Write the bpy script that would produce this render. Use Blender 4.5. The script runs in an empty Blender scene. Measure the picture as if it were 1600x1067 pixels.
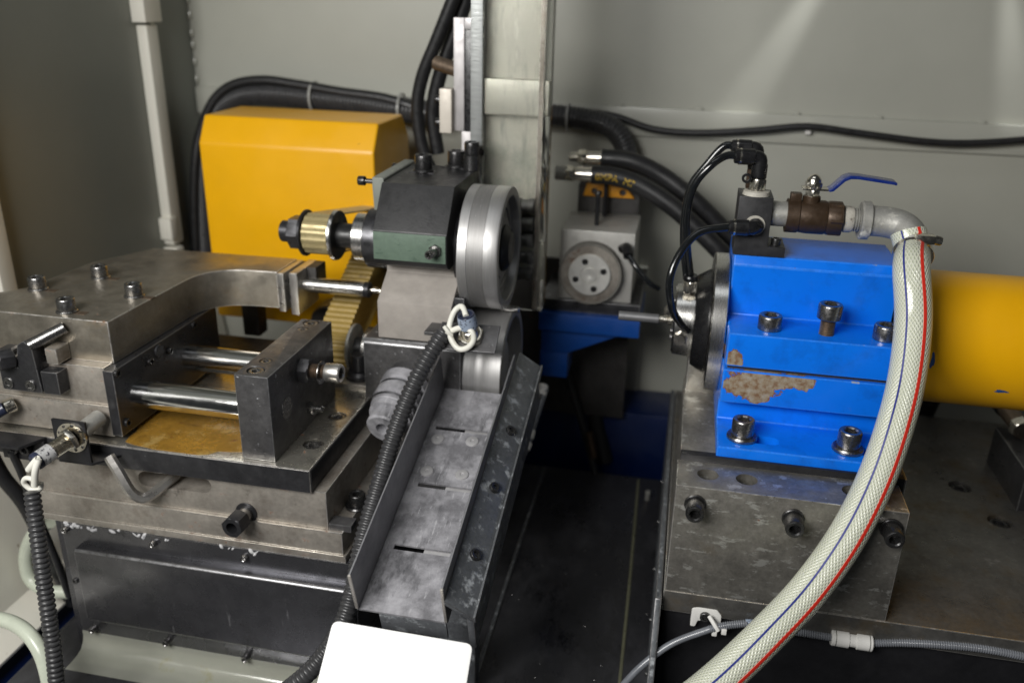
import bpy, bmesh, math, random
from mathutils import Vector, Matrix, Quaternion
from math import pi, sin, cos, radians

random.seed(7)
scene = bpy.context.scene
C = scene.collection

# ------------------------------------------------------------------ camera, light, exposure
# all builders below take millimetres, camera at (0, 0, 0) mm = 1.5 m above the shop floor
ZOFF = 1.5
def W(p):
    return Vector((p[0] / 1000.0, p[1] / 1000.0, p[2] / 1000.0 + ZOFF))

FPX, PITCH, YAW, ROLL = 1354.0, radians(22.08), radians(-10.95), radians(1.36)
fwd = Vector((sin(YAW) * cos(PITCH), cos(YAW) * cos(PITCH), -sin(PITCH)))
right = Vector((cos(YAW), -sin(YAW), 0))
up = right.cross(fwd)
cr = right * cos(ROLL) + up * sin(ROLL)
cu = -right * sin(ROLL) + up * cos(ROLL)
cam_d = bpy.data.cameras.new('camera')
cam = bpy.data.objects.new('camera', cam_d)
C.objects.link(cam)
m = Matrix((cr, cu, -fwd)).transposed().to_4x4()
m.translation = W((0, 0, 0))
cam.matrix_world = m
cam_d.sensor_width = 36.0
cam_d.lens = FPX * 36.0 / 1600.0
cam_d.clip_start = 0.02
cam_d.clip_end = 50
cam_d.dof.use_dof = True
cam_d.dof.focus_distance = 0.815
cam_d.dof.aperture_fstop = 3.6
scene.camera = cam

world = bpy.data.worlds.new('World')
scene.world = world
world.use_nodes = True
bg = world.node_tree.nodes['Background']
bg.inputs[0].default_value = (0.90, 0.96, 1.0, 1)
bg.inputs[1].default_value = 0.025

def area(name, loc, target, sx, sy, power, col=(1, 1, 1)):
    d = bpy.data.lights.new(name, 'AREA')
    d.shape = 'RECTANGLE'
    d.size, d.size_y = sx, sy
    d.energy = power
    d.color = col
    o = bpy.data.objects.new(name, d)
    C.objects.link(o)
    o.location = W(loc)
    v = W(target) - W(loc)
    o.rotation_euler = v.to_track_quat('-Z', 'Y').to_euler()
    return o
# hall lighting that falls in through the open machine doors, behind and above the camera
area('hall_light', (-560, -230, 300), (-20, 850, -420), 0.75, 0.42, 21.5, (1.0, 0.985, 0.955))
area('ceiling_light', (-250, 420, 1250), (-100, 900, -400), 1.1, 0.35, 2.0, (0.95, 0.98, 1.0))
def wall_spot(loc, target, power, size, blend):
    d = bpy.data.lights.new('wall_lamp', 'SPOT')
    d.energy, d.spot_size, d.spot_blend, d.shadow_soft_size = power, radians(size), blend, 0.01
    o = bpy.data.objects.new('wall_lamp', d)
    C.objects.link(o)
    o.location = W(loc)
    o.rotation_euler = (W(target) - W(loc)).to_track_quat('-Z', 'Y').to_euler()
# two small lamps on the enclosure roof graze the rear wall
wall_spot((252, 1366, 190), (100, 1400, -110), 8.5, 12, 1.0)
wall_spot((366, 1366, 190), (450, 1400, -110), 7, 12, 1.0)


scene.view_settings.view_transform = 'Standard'
scene.view_settings.look = 'None'
scene.view_settings.exposure = 0.0
scene.view_settings.gamma = 1.0
scene.view_settings.use_curve_mapping = False

def pt(u, v, y=None, x=None, z=None):
    d = cr * ((u - 800) / FPX) - cu * ((v - 533.5) / FPX) + fwd
    t = y / d.y if y is not None else (x / d.x if x is not None else z / d.z)
    return d * t

# ------------------------------------------------------------------ materials
MATS = {}
def mat(name, base, metal=0.0, rough=0.4, var=0.15, vs=25, rvar=0.12, bump=0.0, bs=400,
        spots=(), stretch=(1, 1, 1), coat=0.0, trans=0.0, ior=1.5, alpha=1.0, sheen=0):
    mt = bpy.data.materials.new(name)
    mt.use_nodes = True
    nt = mt.node_tree
    N, L = nt.nodes, nt.links
    b = N['Principled BSDF']
    tc = N.new('ShaderNodeTexCoord')
    mp = N.new('ShaderNodeMapping')
    mp.inputs['Scale'].default_value = stretch
    geo = N.new('ShaderNodeObjectInfo')
    addv = N.new('ShaderNodeVectorMath'); addv.operation = 'ADD'
    L.new(tc.outputs['Object'], addv.inputs[0])
    L.new(geo.outputs['Location'], addv.inputs[1])
    L.new(addv.outputs[0], mp.inputs['Vector'])
    def noise(scale, detail=4, vec=None, rough_=0.6):
        n = N.new('ShaderNodeTexNoise')
        n.inputs['Scale'].default_value = scale
        n.inputs['Detail'].default_value = detail
        n.inputs['Roughness'].default_value = rough_
        L.new(vec or mp.outputs[0], n.inputs['Vector'])
        return n.outputs['Fac']
    def ramp(sock, a, c, lo=0.0, hi=1.0):
        r = N.new('ShaderNodeMapRange')
        r.inputs[1].default_value, r.inputs[2].default_value = a, c
        r.inputs[3].default_value, r.inputs[4].default_value = lo, hi
        L.new(sock, r.inputs[0])
        return r.outputs[0]
    def mix(f, a, c):
        x = N.new('ShaderNodeMix'); x.data_type = 'RGBA'
        for s, v in ((x.inputs[0], f), (x.inputs[6], a), (x.inputs[7], c)):
            if hasattr(v, 'links'): L.new(v, s)
            elif isinstance(v, (tuple, list)): s.default_value = (*v[:3], 1)
            else: s.default_value = v
        return x.outputs[2]
    def mixf(f, a, c):
        x = N.new('ShaderNodeMix'); x.data_type = 'FLOAT'
        for s, v in ((x.inputs[0], f), (x.inputs[2], a), (x.inputs[3], c)):
            if hasattr(v, 'links'): L.new(v, s)
            else: s.default_value = v
        return x.outputs[0]
    lo = tuple(max(0, c * (1 - var)) for c in base)
    hi = tuple(c * (1 + var) for c in base)
    col = mix(ramp(noise(vs, 6), 0.3, 0.7), lo, hi)
    if var >= 0.2:
        lo2 = tuple(c * (1 - var * .8) for c in base); hi2 = tuple(c * (1 + var * .9) for c in base)
        col = mix(0.45, col, mix(ramp(noise(vs * 7, 8, None, .72), 0.36, 0.64), lo2, hi2))
    rg = ramp(noise(vs * 2.3, 5), 0.3, 0.7, max(0.02, rough - rvar), min(1, rough + rvar))
    me = metal
    for sp in spots:
        c2, sc, th, soft = sp[:4]
        r2 = sp[4] if len(sp) > 4 else 0.7
        m2 = sp[5] if len(sp) > 5 else 0.0
        st = sp[6] if len(sp) > 6 else None
        vec = None
        if st:
            mp2 = N.new('ShaderNodeMapping'); mp2.inputs['Scale'].default_value = st
            L.new(addv.outputs[0], mp2.inputs['Vector']); vec = mp2.outputs[0]
        f = ramp(noise(sc, 7, vec, 0.68), th, th + soft)
        col = mix(f, col, c2)
        rg = mixf(f, rg, r2)
        me = mixf(f, me, m2)
    L.new(col, b.inputs['Base Color'])
    L.new(rg, b.inputs['Roughness'])
    if hasattr(me, 'links'): L.new(me, b.inputs['Metallic'])
    else: b.inputs['Metallic'].default_value = me
    if bump > 0:
        bp = N.new('ShaderNodeBump')
        bp.inputs['Strength'].default_value = bump
        bp.inputs['Distance'].default_value = 0.0006
        L.new(noise(bs, 3), bp.inputs['Height'])
        L.new(bp.outputs[0], b.inputs['Normal'])
    b.inputs['Coat Weight'].default_value = coat
    b.inputs['Coat Roughness'].default_value = 0.15
    b.inputs['Transmission Weight'].default_value = trans
    b.inputs['IOR'].default_value = ior
    b.inputs['Alpha'].default_value = alpha
    MATS[name] = mt
    return mt

RUST = (0.16, 0.055, 0.018)
OIL = (0.22, 0.12, 0.03)
mat('left_wall_paint', (0.205, 0.215, 0.19), rough=0.42, var=0.08, vs=3, rvar=0.06, bump=0.05, bs=150, spots=(((.07, .07, .06), 45, .73, .02, .6),))  # left wall, a darker grey than the rear wall
mat('wall_paint', (0.41, 0.412, 0.36), rough=0.40, var=0.08, vs=3, rvar=0.06, bump=0.05, bs=150,
    spots=((( .22, .21, .18), 60, .74, .02, .6),), coat=0.25)
mat('cream_paint', (0.74, 0.72, 0.64), rough=0.4, var=0.06, vs=8, spots=(((.35, .3, .22), 40, .68, .06),))
mat('yellow_paint', (0.82, 0.415, 0.003), rough=0.34, var=0.06, vs=9, rvar=0.06, bump=0.10, bs=420,
    spots=(((.35, .16, .01), 90, .735, .02),), coat=0.0)
mat('shaded_blue_paint', (0.001, 0.010, 0.060), rough=0.4, var=0.12, vs=20)  # base and tank blue, with the shade of the enclosed gap put into it
mat('blue_bracket', (0.003, 0.055, 0.27), rough=0.45, var=0.12, vs=20, spots=(((.5, .55, .62), 35, .70, .02),))  # bracket blue lowered to carry light falloff and the head's shade
mat('steel_plate', (0.33, 0.30, 0.25), metal=0.85, rough=0.40, var=0.28, vs=22, rvar=0.10, bump=0.12, bs=500,
    spots=(((.20, .15, .08), 14, .56, .22, .38, .5), (RUST, 60, .66, .08, .75)))
mat('steel_side', (0.37, 0.34, 0.30), metal=0.65, rough=0.50, var=0.32, vs=30, rvar=0.08, bump=0.25, bs=900,
    spots=((RUST, 55, .61, .10, .8), ((.14, .11, .085), 13, .50, .2, .45, .5), ((.07, .06, .05), 40, .62, .12, .5, .4)))
mat('steel_oiled', (0.44, 0.42, 0.37), metal=0.85, rough=0.28, var=0.25, vs=20, rvar=0.1, bump=0.1, bs=300,
    spots=(((.30, .20, .07), 12, .60, .14, .2, .5), (RUST, 45, .64, .05, .5)))
mat('steel_clean', (0.55, 0.53, 0.50), metal=0.9, rough=0.32, var=0.12, vs=40, rvar=0.08, bump=0.1, bs=700,
    spots=((RUST, 70, .70, .05),))
mat('steel_front', (0.30, 0.285, 0.255), metal=0.75, rough=0.40, var=0.45, vs=28, rvar=0.12, bump=0.15, bs=500,
    spots=(((.10, .095, .085), 16, .54, .22, .4, .6), (RUST, 80, .69, .05), ((.62, .61, .57), 50, .57, .05, .4, .8, (1, 1, 2.4)), ((.15, .11, .06), 12, .56, .2, .35, .5)))
mat('steel_bed', (0.16, 0.155, 0.145), metal=0.7, rough=0.36, var=0.35, vs=26, rvar=0.14, bump=0.15, bs=260,
    spots=(((.11, .075, .03), 16, .50, .25, .35, .4), ((.36, .35, .34), 38, .62, .12, .4, .7)))
mat('steel_black', (0.075, 0.075, 0.08), metal=0.75, rough=0.36, var=0.30, vs=35, rvar=0.12, bump=0.1, bs=500,
    spots=(((.28, .28, .28), 120, .66, .06, .5, .5),))
mat('steel_dirty', (0.10, 0.098, 0.10), metal=0.6, rough=0.42, var=0.4, vs=30, rvar=0.15, bump=0.3, bs=350,
    spots=(((.42, .43, .45), 150, .64, .05, .6, .2), ((.02, .02, .022), 22, .58, .08, .3, .4)))
mat('black_oxide', (0.035, 0.035, 0.038), metal=0.55, rough=0.38, var=0.3, vs=60, rvar=0.1, bump=0.1, bs=600)
mat('bolt_steel', (0.27, 0.265, 0.26), metal=0.95, rough=0.27, var=0.25, vs=140, rvar=0.1, bump=0.12, bs=900)
mat('bolt_black', (0.085, 0.084, 0.085), metal=0.85, rough=0.30, var=0.3, vs=140, rvar=0.1)
mat('thread_steel', (0.20, 0.15, 0.11), metal=0.8, rough=0.45, var=0.3, vs=100)
mat('chrome', (0.80, 0.80, 0.79), metal=1.0, rough=0.13, var=0.05, vs=30, rvar=0.04, stretch=(1, 1, 1))
mat('turned_steel', (0.60, 0.59, 0.57), metal=1.0, rough=0.26, var=0.10, vs=60, rvar=0.06, stretch=(40, 1, 1), bump=0.05, bs=60)
mat('head_black', (0.022, 0.022, 0.023), metal=0.1, rough=0.46, var=0.3, vs=40, rvar=0.1, bump=0.25, bs=500,
    spots=(((.35, .34, .32), 160, .735, .015),))
mat('head_green', (0.115, 0.165, 0.125), metal=0.1, rough=0.5, var=0.2, vs=30, rvar=0.1, bump=0.2, bs=400,
    spots=(((.05, .085, .06), 22, .58, .12, .5, 0, (3, 1, 8)), ((.4, .42, .38), 150, .73, .02)))
mat('grey_green', (0.20, 0.215, 0.19), rough=0.5, var=0.12, vs=30, bump=0.1)
mat('cast_column', (0.36, 0.33, 0.30), metal=0.25, rough=0.62, var=0.12, vs=60, rvar=0.06, bump=0.5, bs=900,
    spots=((RUST, 30, .72, .08),))
mat('wheel_steel', (0.45, 0.445, 0.44), metal=0.85, rough=0.47, var=0.10, vs=30, rvar=0.06, stretch=(60, 1, 1), bump=0.06, bs=20)
mat('wheel_band', (0.27, 0.265, 0.26), metal=0.75, rough=0.52, var=0.12, vs=30, rvar=0.06, stretch=(60, 1, 1),
    spots=(((.75, .74, .7), 85, .66, .03, .3, .9, (3, 1, 1)),))
mat('wheel_dark', (0.045, 0.045, 0.045), metal=0.7, rough=0.4, var=0.3, vs=40)
mat('belt_brass', (0.40, 0.33, 0.17), metal=0.35, rough=0.36, var=0.2, vs=60, spots=(((.10, .08, .04), 30, .60, .15),))
mat('oil_film', (0.34, 0.185, 0.03), rough=0.12, var=0.45, vs=22, rvar=.08, alpha=0.72, coat=0.5, spots=((RUST, 60, .62, .05, .4), ((.55, .40, .15), 24, .52, .2, .1), ((.12, .06, .015), 30, .60, .12, .2)))
mat('unit_face', (0.50, 0.49, 0.46), metal=0.35, rough=0.42, var=0.12, vs=40)
mat('belt', (0.32, 0.22, 0.055), rough=0.55, var=0.22, vs=60, spots=(((.12, .08, .03), 30, .58, .15),))  # tan darkened for the shadow over the lower belt
mat('aluminium', (0.30, 0.31, 0.305), metal=0.8, rough=0.46, var=0.2, vs=30, bump=0.35, bs=60, stretch=(1, 1, 9))
mat('magazine_plate', (0.58, 0.57, 0.495), metal=0.35, rough=0.42, var=0.10, vs=10, rvar=0.1,
    spots=(((.30, .30, .26), 14, .52, .25, .5, .3, (5, 1, 1.0)), ((.85, .84, .76), 20, .58, .2, .4, .2, (4, 1, .8)), ((.25, .27, .22), 8, .58, .2, .45, .2), ((.2, .2, .17), 90, .72, .03)))
mat('silver_plate', (0.46, 0.44, 0.44), metal=0.5, rough=0.45, var=0.06, vs=30)
mat('bone_block', (0.62, 0.57, 0.50), metal=0.2, rough=0.5, var=0.08, vs=40, spots=(((.4, .36, .3), 50, .62, .1),))
mat('acrylic', (0.97, 0.975, 0.96), rough=0.06, var=0.01, rvar=0.03, trans=1.0, ior=1.3)
mat('chute_dust', (0.20, 0.198, 0.212), metal=0.3, rough=0.58, var=0.3, vs=60, rvar=0.1, bump=0.2, bs=600,
    spots=(((.40, .396, .42), 30, .40, .30, .72, .1), ((.10, .10, .108), 55, .54, .14, .5, .3, (1, .35, .35)), ((.05, .05, .055), 34, .66, .12, .45, .3), ((.5, .5, .52), 160, .60, .12, .7, .1, (1.6, .25, .25))))
mat('chute_wall', (0.24, 0.24, 0.255), metal=0.4, rough=0.48, var=0.3, vs=30, rvar=0.12, bump=0.2, bs=500,
    stretch=(1, .35, .35), spots=(((.32, .32, .34), 40, .60, .15, .7, .1),))
mat('chute_rail', (0.13, 0.138, 0.148), metal=0.4, rough=0.40, var=0.35, vs=40, rvar=0.15, bump=0.3, bs=500,
    spots=(((.36, .38, .40), 85, .54, .12, .7, .1), ((.02, .02, .022), 26, .60, .12, .3, .3),))
mat('rivet_dust', (0.36, 0.355, 0.36), metal=0.3, rough=0.6, var=0.15, vs=100)
mat('edge_bright', (0.70, 0.66, 0.60), metal=0.8, rough=0.35, var=0.2, vs=80, spots=(((.3, .2, .1), 90, .6, .1),))
mat('cover_sheet', (0.14, 0.14, 0.15), metal=0.85, rough=0.28, var=0.2, vs=14, rvar=0.10, bump=0.05, bs=40,
    spots=(((.30, .30, .31), 26, .66, .10, .5, .4, (3.0, 3.0, .55)), ((.02, .02, .02), 10, .60, .1, .25, .5)))
mat('bed_black', (0.045, 0.045, 0.050), metal=0.4, rough=0.32, var=0.3, vs=18, rvar=0.12, bump=0.15, bs=240,
    spots=(((.14, .14, .15), 190, .70, .04, .6), ((.095, .095, .105), 9, .50, .22, .45, .3), ((.012, .012, .013), 14, .60, .12, .2, .3)), stretch=(1, .5, 1))
mat('cabinet_black', (0.014, 0.014, 0.016), metal=0.2, rough=0.36, var=0.3, vs=18, rvar=0.1,
    spots=(((.12, .12, .12), 60, .70, .04, .6, 0, (2, 2, .4)),))
mat('sealant', (0.20, 0.20, 0.13), rough=0.35, var=0.15, vs=30, trans=0.15)
mat('apron_plastic', (0.62, 0.63, 0.54), rough=0.07, var=0.08, vs=10, coat=1.0, trans=0.6, ior=1.4,
    spots=(((.5, .45, .2), 20, .60, .12, .3),))
mat('rubber', (0.014, 0.014, 0.015), rough=0.42, var=0.3, vs=60, bump=0.1, bs=300)
mat('conduit', (0.040, 0.040, 0.042), rough=0.34, var=0.2, vs=50, spots=(((.28, .28, .29), 110, .66, .06, .5),))
mat('tube_black', (0.008, 0.009, 0.010), rough=0.16, var=0.1, vs=40, coat=0.4)
mat('plastic_black', (0.010, 0.010, 0.011), rough=0.30, var=0.2, vs=60, coat=0.1)
mat('valve_block', (0.040, 0.040, 0.042), metal=0.5, rough=0.45, var=0.25, vs=50, bump=0.15, bs=600)
mat('nickel', (0.74, 0.70, 0.62), metal=1.0, rough=0.22, var=0.12, vs=120, rvar=0.08)
mat('zinc', (0.36, 0.355, 0.33), metal=0.55, rough=0.55, var=0.2, vs=70, rvar=0.1, bump=0.4, bs=300,
    spots=(((.55, .54, .48), 70, .58, .1, .7),))
mat('brass_brown', (0.055, 0.034, 0.020), metal=0.45, rough=0.42, var=0.35, vs=50, rvar=0.12, bump=0.4, bs=260,
    spots=(((.16, .09, .035), 60, .64, .1, .4, .5), ((.35, .33, .3), 130, .70, .03)))
mat('handle_blue', (0.006, 0.022, 0.16), rough=0.28, var=0.15, vs=60, coat=0.4)
mat('white_plastic', (0.78, 0.77, 0.74), rough=0.38, var=0.04, vs=40)
mat('dirty_tape', (0.42, 0.40, 0.35), rough=0.6, var=0.3, vs=80, bump=.4, bs=300, spots=(((.12, .10, .08), 70, .55, .1),))
mat('white_cable', (0.74, 0.73, 0.66), rough=0.42, var=0.06, vs=60)
mat('white_sheet', (0.84, 0.84, 0.83), rough=0.42, var=0.02, vs=10, spots=(((.55, .54, .5), 40, .70, .06), ((.7, .69, .66), 14, .58, .2)))
mat('grey_tube', (0.16, 0.17, 0.19), rough=0.30, var=0.15, vs=40, coat=0.3)
mat('pale_hose', (0.52, 0.56, 0.46), rough=0.32, var=0.08, vs=40, coat=0.3)
mat('sensor_label', (0.50, 0.50, 0.50), metal=0.3, rough=0.4, var=0.1, vs=60,
    spots=(((.02, .02, .03), 330, .56, .04),))
mat('tape_label', (0.30, 0.36, 0.46), rough=0.35, var=0.2, vs=80, spots=(((.03, .03, .04), 300, .55, .05),))
mat('ring_blue', (0.02, 0.025, 0.05), rough=0.35)
mat('stripe_red', (0.72, 0.035, 0.02), rough=0.35, var=0.05)
mat('stripe_blue', (0.012, 0.022, 0.20), rough=0.35, var=0.05)
mat('print_yellow', (0.65, 0.42, 0.02), rough=0.5, var=0.2, vs=200)
mat('orange_plate', (0.66, 0.28, 0.008), rough=0.45)
mat('clear_tie', (0.35, 0.35, 0.33), rough=0.3)
mat('grease', (0.50, 0.50, 0.51), rough=0.45, var=0.1, vs=60, bump=0.4, bs=200)
mat('disc_bright', (0.72, 0.71, 0.67), metal=0.4, rough=0.4, var=0.1, vs=60)
mat('edge_steel', (0.74, 0.71, 0.66), metal=0.9, rough=0.34, var=0.35, vs=90, spots=(((.20, .11, .06), 60, .58, .12, .6, .3),))
mat('edge_blue', (0.015, 0.19, 0.80), rough=0.35, var=0.3, vs=60, spots=(((.30, .36, .45), 45, .62, .05), ((.10, .06, .04), 60, .66, .05)))
mat('edge_dark', (0.26, 0.26, 0.265), metal=0.85, rough=0.36, var=0.4, vs=90)
mat('grind_disc', (0.20, 0.19, 0.17), metal=0.2, rough=0.75, var=0.2, vs=140, bump=0.6, bs=900)
mat('dark_iron', (0.055, 0.052, 0.050), metal=0.4, rough=0.5, var=0.4, vs=30, bump=0.2,
    spots=((RUST, 40, .64, .1),))
mat('chip_blue', (0.03, 0.09, 0.26), rough=0.5)
mat('bluegrey_rod', (0.17, 0.17, 0.175), metal=0.5, rough=0.45, var=0.1, vs=60)

def blue_chipped(name, ellipses):
    """gloss blue paint with bare rusty metal where it has flaked (ellipses in metres, object space)"""
    mt = bpy.data.materials.new(name)
    mt.use_nodes = True
    N, L = mt.node_tree.nodes, mt.node_tree.links
    b = N['Principled BSDF']
    tc = N.new('ShaderNodeTexCoord')
    inf = N.new('ShaderNodeObjectInfo')
    pos = N.new('ShaderNodeVectorMath'); pos.operation = 'ADD'
    L.new(tc.outputs['Object'], pos.inputs[0]); L.new(inf.outputs['Location'], pos.inputs[1])
    P0 = pos.outputs[0]
    def noise(s, d=5):
        n = N.new('ShaderNodeTexNoise'); n.inputs['Scale'].default_value = s; n.inputs['Detail'].default_value = d
        n.inputs['Roughness'].default_value = 0.65
        L.new(P0, n.inputs['Vector']); return n
    def math_(op, a, c=None):
        x = N.new('ShaderNodeMath'); x.operation = op
        for s, v in zip(x.inputs, (a, c)):
            if v is None: continue
            if hasattr(v, 'links'): L.new(v, s)
            else: s.default_value = v
        return x.outputs[0]
    cur = None
    for (cx, cz, rx, rz) in ellipses:
        sx = N.new('ShaderNodeSeparateXYZ'); L.new(P0, sx.inputs[0])
        w = W((cx, 0, cz))
        dx = math_('DIVIDE', math_('SUBTRACT', sx.outputs[0], w.x), rx / 1000.0)
        dz = math_('DIVIDE', math_('SUBTRACT', sx.outputs[2], w.z), rz / 1000.0)
        d = math_('SQRT', math_('ADD', math_('MULTIPLY', dx, dx), math_('MULTIPLY', dz, dz)))
        cur = d if cur is None else math_('MINIMUM', cur, d)
    n1 = noise(95, 6)
    dd = math_('ADD', cur, math_('MULTIPLY', math_('SUBTRACT', n1.outputs['Fac'], 0.5), 1.7))
    mr = N.new('ShaderNodeMapRange')
    mr.inputs[1].default_value, mr.inputs[2].default_value = 1.0, 0.96
    L.new(dd, mr.inputs[0])
    chip = mr.outputs[0]
    mr2 = N.new('ShaderNodeMapRange'); mr2.inputs[1].default_value, mr2.inputs[2].default_value = 0.85, 0.95
    L.new(dd, mr2.inputs[0])
    # bare metal mottled grey and rust
    r1 = N.new('ShaderNodeValToRGB')
    r1.color_ramp.elements[0].position, r1.color_ramp.elements[0].color = 0.34, (0.15, 0.065, 0.025, 1)
    r1.color_ramp.elements[1].position, r1.color_ramp.elements[1].color = 0.66, (0.33, 0.30, 0.25, 1)
    e = r1.color_ramp.elements.new(0.48); e.color = (0.25, 0.19, 0.125, 1)
    L.new(noise(130, 8).outputs['Fac'], r1.inputs[0])
    edge = N.new('ShaderNodeMix'); edge.data_type = 'RGBA'
    L.new(mr2.outputs[0], edge.inputs[0]); L.new(r1.outputs[0], edge.inputs[6]); edge.inputs[7].default_value = (0.17, 0.06, 0.02, 1)
    paint = N.new('ShaderNodeMix'); paint.data_type = 'RGBA'
    L.new(noise(18).outputs['Fac'], paint.inputs[0])
    paint.inputs[6].default_value = (0.002, 0.15, 0.76, 1); paint.inputs[7].default_value = (0.004, 0.19, 0.88, 1)
    sp = N.new('ShaderNodeMapRange'); sp.inputs[1].default_value, sp.inputs[2].default_value = 0.745, 0.755
    L.new(noise(120, 4).outputs['Fac'], sp.inputs[0])
    p2 = N.new('ShaderNodeMix'); p2.data_type = 'RGBA'
    L.new(sp.outputs[0], p2.inputs[0]); L.new(paint.outputs[2], p2.inputs[6]); p2.inputs[7].default_value = (0.02, 0.05, 0.14, 1)
    fin = N.new('ShaderNodeMix'); fin.data_type = 'RGBA'
    gm = N.new('ShaderNodeMapRange'); gm.inputs[1].default_value, gm.inputs[2].default_value, gm.inputs[4].default_value = 0.50, 0.78, 0.55
    L.new(noise(34, 7).outputs['Fac'], gm.inputs[0])
    gr_ = N.new('ShaderNodeMix'); gr_.data_type = 'RGBA'
    L.new(gm.outputs[0], gr_.inputs[0]); L.new(p2.outputs[2], gr_.inputs[6]); gr_.inputs[7].default_value = (0.006, 0.06, 0.30, 1)
    L.new(chip, fin.inputs[0]); L.new(gr_.outputs[2], fin.inputs[6]); L.new(edge.outputs[2], fin.inputs[7])
    L.new(fin.outputs[2], b.inputs['Base Color'])
    rr = N.new('ShaderNodeMapRange'); rr.inputs[3].default_value, rr.inputs[4].default_value = 0.24, 0.7
    L.new(chip, rr.inputs[0]); L.new(rr.outputs[0], b.inputs['Roughness'])
    h = math_('SUBTRACT', math_('MULTIPLY', noise(60, 3).outputs['Fac'], 0.5),
              math_('MULTIPLY', chip, math_('ADD', math_('MULTIPLY', noise(200, 5).outputs['Fac'], .9), 0.6)))
    bp = N.new('ShaderNodeBump'); bp.inputs['Strength'].default_value = 0.5; bp.inputs['Distance'].default_value = 0.0008
    L.new(h, bp.inputs['Height']); L.new(bp.outputs[0], b.inputs['Normal'])
    b.inputs['Coat Weight'].default_value = 0.0
    b.inputs['Specular IOR Level'].default_value = 0.4
    MATS[name] = mt
    return mt

def braid_material():
    mt = bpy.data.materials.new('braided_hose')
    mt.use_nodes = True
    N, L = mt.node_tree.nodes, mt.node_tree.links
    b = N['Principled BSDF']
    uv = N.new('ShaderNodeUVMap')
    sp = N.new('ShaderNodeSeparateXYZ'); L.new(uv.outputs[0], sp.inputs[0])
    def m_(op, a, c=None):
        x = N.new('ShaderNodeMath'); x.operation = op
        for s, v in zip(x.inputs, (a, c)):
            if v is None: continue
            if hasattr(v, 'links'): L.new(v, s)
            else: s.default_value = v
        return x.outputs[0]
    nu = m_('MULTIPLY', sp.outputs[0], 32.0)
    nv = m_('DIVIDE', sp.outputs[1], 0.0052)
    a = m_('SINE', m_('MULTIPLY', m_('ADD', nu, nv), 2 * pi))
    c = m_('SINE', m_('MULTIPLY', m_('SUBTRACT', nu, nv), 2 * pi))
    t = m_('MAXIMUM', a, c)
    mr = N.new('ShaderNodeMapRange'); mr.inputs[1].default_value, mr.inputs[2].default_value = 0.1, 0.9
    L.new(t, mr.inputs[0])
    mx = N.new('ShaderNodeMix'); mx.data_type = 'RGBA'
    mx.inputs[6].default_value = (0.54, 0.57, 0.45, 1); mx.inputs[7].default_value = (0.70, 0.71, 0.60, 1)
    L.new(mr.outputs[0], mx.inputs[0]); L.new(mx.outputs[2], b.inputs['Base Color'])
    b.inputs['Roughness'].default_value = 0.24
    b.inputs['Subsurface Weight'].default_value = 0.4
    b.inputs['Subsurface Radius'].default_value = (0.004, 0.004, 0.003)
    b.inputs['Coat Weight'].default_value = 0.6
    b.inputs['Coat Roughness'].default_value = 0.12
    bp = N.new('ShaderNodeBump'); bp.inputs['Strength'].default_value = 0.4; bp.inputs['Distance'].default_value = 0.0010
    L.new(t, bp.inputs['Height']); L.new(bp.outputs[0], b.inputs['Normal'])
    MATS['braided_hose'] = mt
braid_material()

# ------------------------------------------------------------------ mesh builders (millimetres)
def box(x0, x1, y0, y1, z0, z1, bev=0.8, seg=2):
    bm = bmesh.new()
    bmesh.ops.create_cube(bm, size=1)
    for v in bm.verts:
        v.co = Vector((x0 + (v.co.x + .5) * (x1 - x0), y0 + (v.co.y + .5) * (y1 - y0), z0 + (v.co.z + .5) * (z1 - z0)))
    if bev > 0:
        r_ = bmesh.ops.bevel(bm, geom=list(bm.edges), offset=bev, segments=seg, affect='EDGES', profile=0.6)
        for f in r_['faces']: f.material_index = 1
    return bm

def prism(pts, axis, a0, a1, bev=0.8, seg=2):
    """closed outline; axis x: pts are (y,z); y: (x,z); z: (x,y)"""
    def mk(p, a):
        return {'x': Vector((a, p[0], p[1])), 'y': Vector((p[0], a, p[1])), 'z': Vector((p[0], p[1], a))}[axis]
    bm = bmesh.new()
    n = len(pts)
    A = [bm.verts.new(mk(p, a0)) for p in pts]
    B = [bm.verts.new(mk(p, a1)) for p in pts]
    bm.faces.new(A); bm.faces.new(list(reversed(B)))
    for i in range(n):
        bm.faces.new((A[i], B[i], B[(i + 1) % n], A[(i + 1) % n]))
    bmesh.ops.recalc_face_normals(bm, faces=bm.faces)
    if bev > 0:
        es = [e for e in bm.edges if len(e.link_faces) == 2 and e.calc_face_angle(0) > 0.35]
        r_ = bmesh.ops.bevel(bm, geom=es, offset=bev, segments=seg, affect='EDGES', profile=0.6)
        for f in r_['faces']: f.material_index = 1
    return bm

def frame_of(axis):
    a = Vector(axis).normalized()
    t = Vector((0, 0, 1)) if abs(a.z) < 0.9 else Vector((1, 0, 0))
    u = a.cross(t).normalized()
    return a, u, a.cross(u)

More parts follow.
